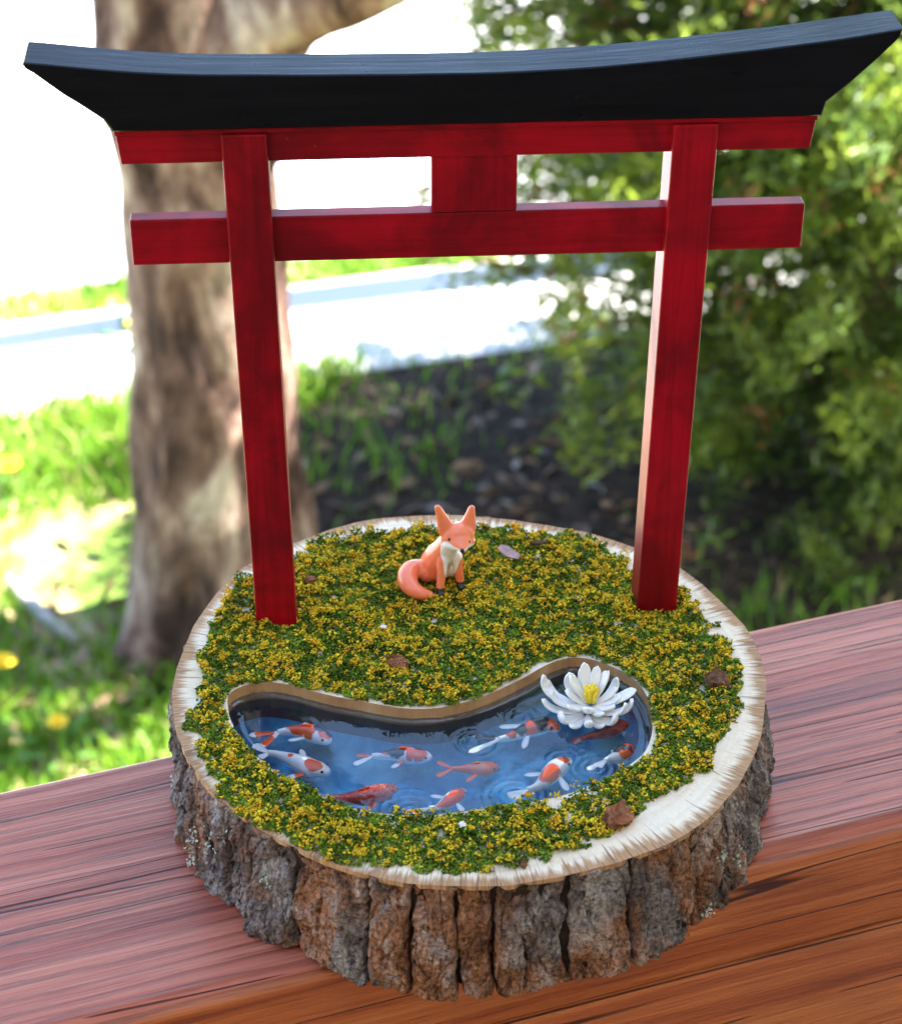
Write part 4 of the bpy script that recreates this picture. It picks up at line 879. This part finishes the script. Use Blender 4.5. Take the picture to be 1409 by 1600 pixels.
ne = 22; n = len(SP)*ne; d0 = SP-(bx+np.array([0, 0, 0])); d0[:, 2] = 0; d0 /= np.linalg.norm(d0, axis=1)[:, None]+1e-6; d0[:, 2] = RNG.uniform(-.5, .35, len(SP)); d0 = np.repeat(d0, ne, 0)
d = d0+RNG.normal(size=(n, 3))*.75; d /= np.linalg.norm(d, axis=1)[:, None]; w = np.cross(d, RNG.normal(size=(n, 3))); w /= np.linalg.norm(w, axis=1)[:, None]
Pp = np.repeat(SP, ne, 0)+RNG.normal(size=(n, 3))*.022; L = RNG.uniform(.018, .046, (n, 1))
V = np.stack([Pp-d*L*.5, Pp+w*L*.12, Pp+d*L*.5, Pp-w*L*.12], 1).reshape(-1, 3); k = RNG.uniform(0, 1, (n, 1)); tipk = np.repeat(np.clip((ST-.55)*2, 0, 1), ne)[:, None]
col = np.array([.022, .058, .012])*(1-k)+np.array([.10, .175, .028])*k; tipk = tipk*np.repeat(RNG.uniform(0, 1, len(SP))**1.0, ne)[:, None]; col = col*(1-tipk*.75)+np.array([.30, .38, .04])*tipk*.75
dead = (RNG.uniform(0, 1, len(SP)) < .03).repeat(ne)[:, None]; col = np.where(dead, np.array([.22, .10, .04]), col)
tag(obj('crown', V, np.arange(4*n).reshape(n, 4), M_leaf, ev_, False, {'tint': ('FLOAT_COLOR', np.repeat(np.column_stack([col, np.ones(n)]), 4, 0))}), kind='stuff')

# ------------------------------------------------------------------ grass, weeds, dandelions, stick
def grass(name, n, xr, yr, keep, hlo, hhi, label):
    P = np.column_stack([RNG.uniform(*xr, n), RNG.uniform(*yr, n)]); P = P[keep(P)]; n = len(P)
    a = RNG.uniform(0, 2*math.pi, n); h = RNG.uniform(hlo, hhi, n)*(1+.5*vnoise(np.column_stack([P*2.4, P[:, 0]*0]), 6)); lean = RNG.normal(size=(n, 2))*.45*h[:, None]; w = .0042
    b = np.column_stack([P, np.full(n, G)]); s = np.column_stack([np.cos(a)*w, np.sin(a)*w, np.zeros(n)]); mid = b+np.column_stack([lean*.35, h*.6]); tp = b+np.column_stack([lean, h])
    V = np.stack([b-s, b+s, mid+s*.7, mid-s*.7, tp], 1).reshape(-1, 3); i0 = 5*np.arange(n)[:, None]
    F = np.concatenate([i0+np.array([0, 1, 2]), i0+np.array([0, 2, 3]), i0+np.array([3, 2, 4])])
    k = RNG.uniform(0, 1, (n, 1)); col = np.array([.07, .19, .012])*(1-k)+np.array([.22, .37, .03])*k; col[RNG.uniform(0, 1, n) < .07] = (.38, .30, .14)
    return tag(obj(name, V, F, M_grass, None, False, {'tint': ('FLOAT_COLOR', np.repeat(np.column_stack([col, np.ones(n)]), 5, 0))}), label, 'grass', None, 'stuff')
o0g = at(470, 597, G)
def keep_lawn(P):
    s = (np.column_stack([P, np.full(len(P), G)])-o0g)@n_st; pt = vnoise(np.column_stack([P*2.1, P[:, 0]*0]), 16)+.5*vnoise(np.column_stack([P*6, P[:, 0]*0]), 17)
    m_ = inside(P, MULCH); return (s < .02+.03*pt) & (RNG.uniform(-.55, .75, len(P)) < pt+.06) & (~m_ | (RNG.uniform(0, 1, len(P)) < .03+.22*np.clip(pt, 0, 1)))
grass('lawn_grass', 150000, (-1.6, 2.2), (1.2, 4.4), keep_lawn, .026, .066, 'patchy spring lawn grass between the deck and the pavement')
def keep_verge(P):
    s = (np.column_stack([P, np.full(len(P), G)])-o0g)@n_st; return (s > far-.02) & (s < far+.13)
grass('verge_grass', 60000, (-2.5, 2.5), (3.4, 6.0), keep_verge, .02, .05, 'thin strip of grass between pavement and road')
def dandelion(u, v, h, r, label):
    p = at(u, v, G+h); p[2] = G; o = thing('dandelion', p, label, 'dandelion', 'dandelions on the lawn')
    obj('stem', *tube([p, p+[.005, 0, h*.6], p+[0, 0, h]], [.003, .0026, .0024], 6), M_green, o, True); fl = []
    for ring_, (rr_, nn_, el) in enumerate(((r, 22, .15), (r*.75, 18, .45), (r*.45, 12, .9))):
        for k in range(nn_):
            a = 2*math.pi*(k+.5*ring_)/nn_; d_ = np.array([math.cos(a)*math.cos(el), math.sin(a)*math.cos(el), math.sin(el)]); s_ = np.array([-math.sin(a), math.cos(a), 0])*.0035; b = p+[0, 0, h+.001*ring_]
            fl.append((np.array([b-s_*.4, b+d_*rr_*.6-s_, b+d_*rr_, b+d_*rr_*.6+s_, b+s_*.4]), [(0, 1, 2, 3, 4)]))
    tag(obj('flower_head', *merge(fl), M_dandy, o), kind='stuff')
    lv = []
    for k in range(7):
        a = k*.9+.2; d_ = np.array([math.cos(a), math.sin(a), .35]); s_ = np.array([-math.sin(a), math.cos(a), 0])*.012; lv.append((np.array([p, p+d_*.05-s_, p+d_*.10, p+d_*.05+s_]), [(0, 1, 2, 3)]))
    tag(obj('leaf', *merge(lv), M_green, o), kind='stuff')
dandelion(14, 727, .07, .027, 'yellow dandelion at the far left edge of the lawn')
dandelion(5, 1034, .10, .024, 'yellow dandelion among tall leaves at the left edge')
dandelion(90, 1128, .06, .020, 'yellow dandelion in sunlit grass nearest the railing')
dandelion(208, 505, .05, .018, 'yellow dandelion by the pavement left of the tree')
p0, p1, p2 = at(15, 905, G+.02), at(70, 965, G+.03), at(125, 1005, G+.02)
o = obj('fallen_stick', *tube([p0, p1, p2], [.012, .014, .010], 8), plain('grey_stick', (.32, .30, .28), .9, .3, 30), None, True); tag(o, 'pale fallen stick in the shade left of the tree', 'stick')
# leaf litter: curled dry leaves on the mulch and round the tree
LP = np.vstack([np.column_stack([RNG.normal(mc[0]-.1, .55, 1100), RNG.normal(mc[1], .40, 1100)]), np.column_stack([RNG.normal(tc[0]-.25, .25, 200), RNG.normal(TY-.1, .15, 200)])]); LP = LP[((np.column_stack([LP, np.full(len(LP), G)])-o0g)@n_st) < -.1]
V, F, c = leaf_quads(np.column_stack([LP, np.full(len(LP), G+.02)]), .05, 1, .001, (.10, .055, .03), (.42, .28, .18), .1); V[:, 2] = np.maximum(V[:, 2], G+.009)
tag(obj('leaf_litter', V, F, M_leaf, None, False, {'tint': ('FLOAT_COLOR', c)}), 'scattered dry brown leaves on the shaded mulch', 'leaves', None, 'stuff')
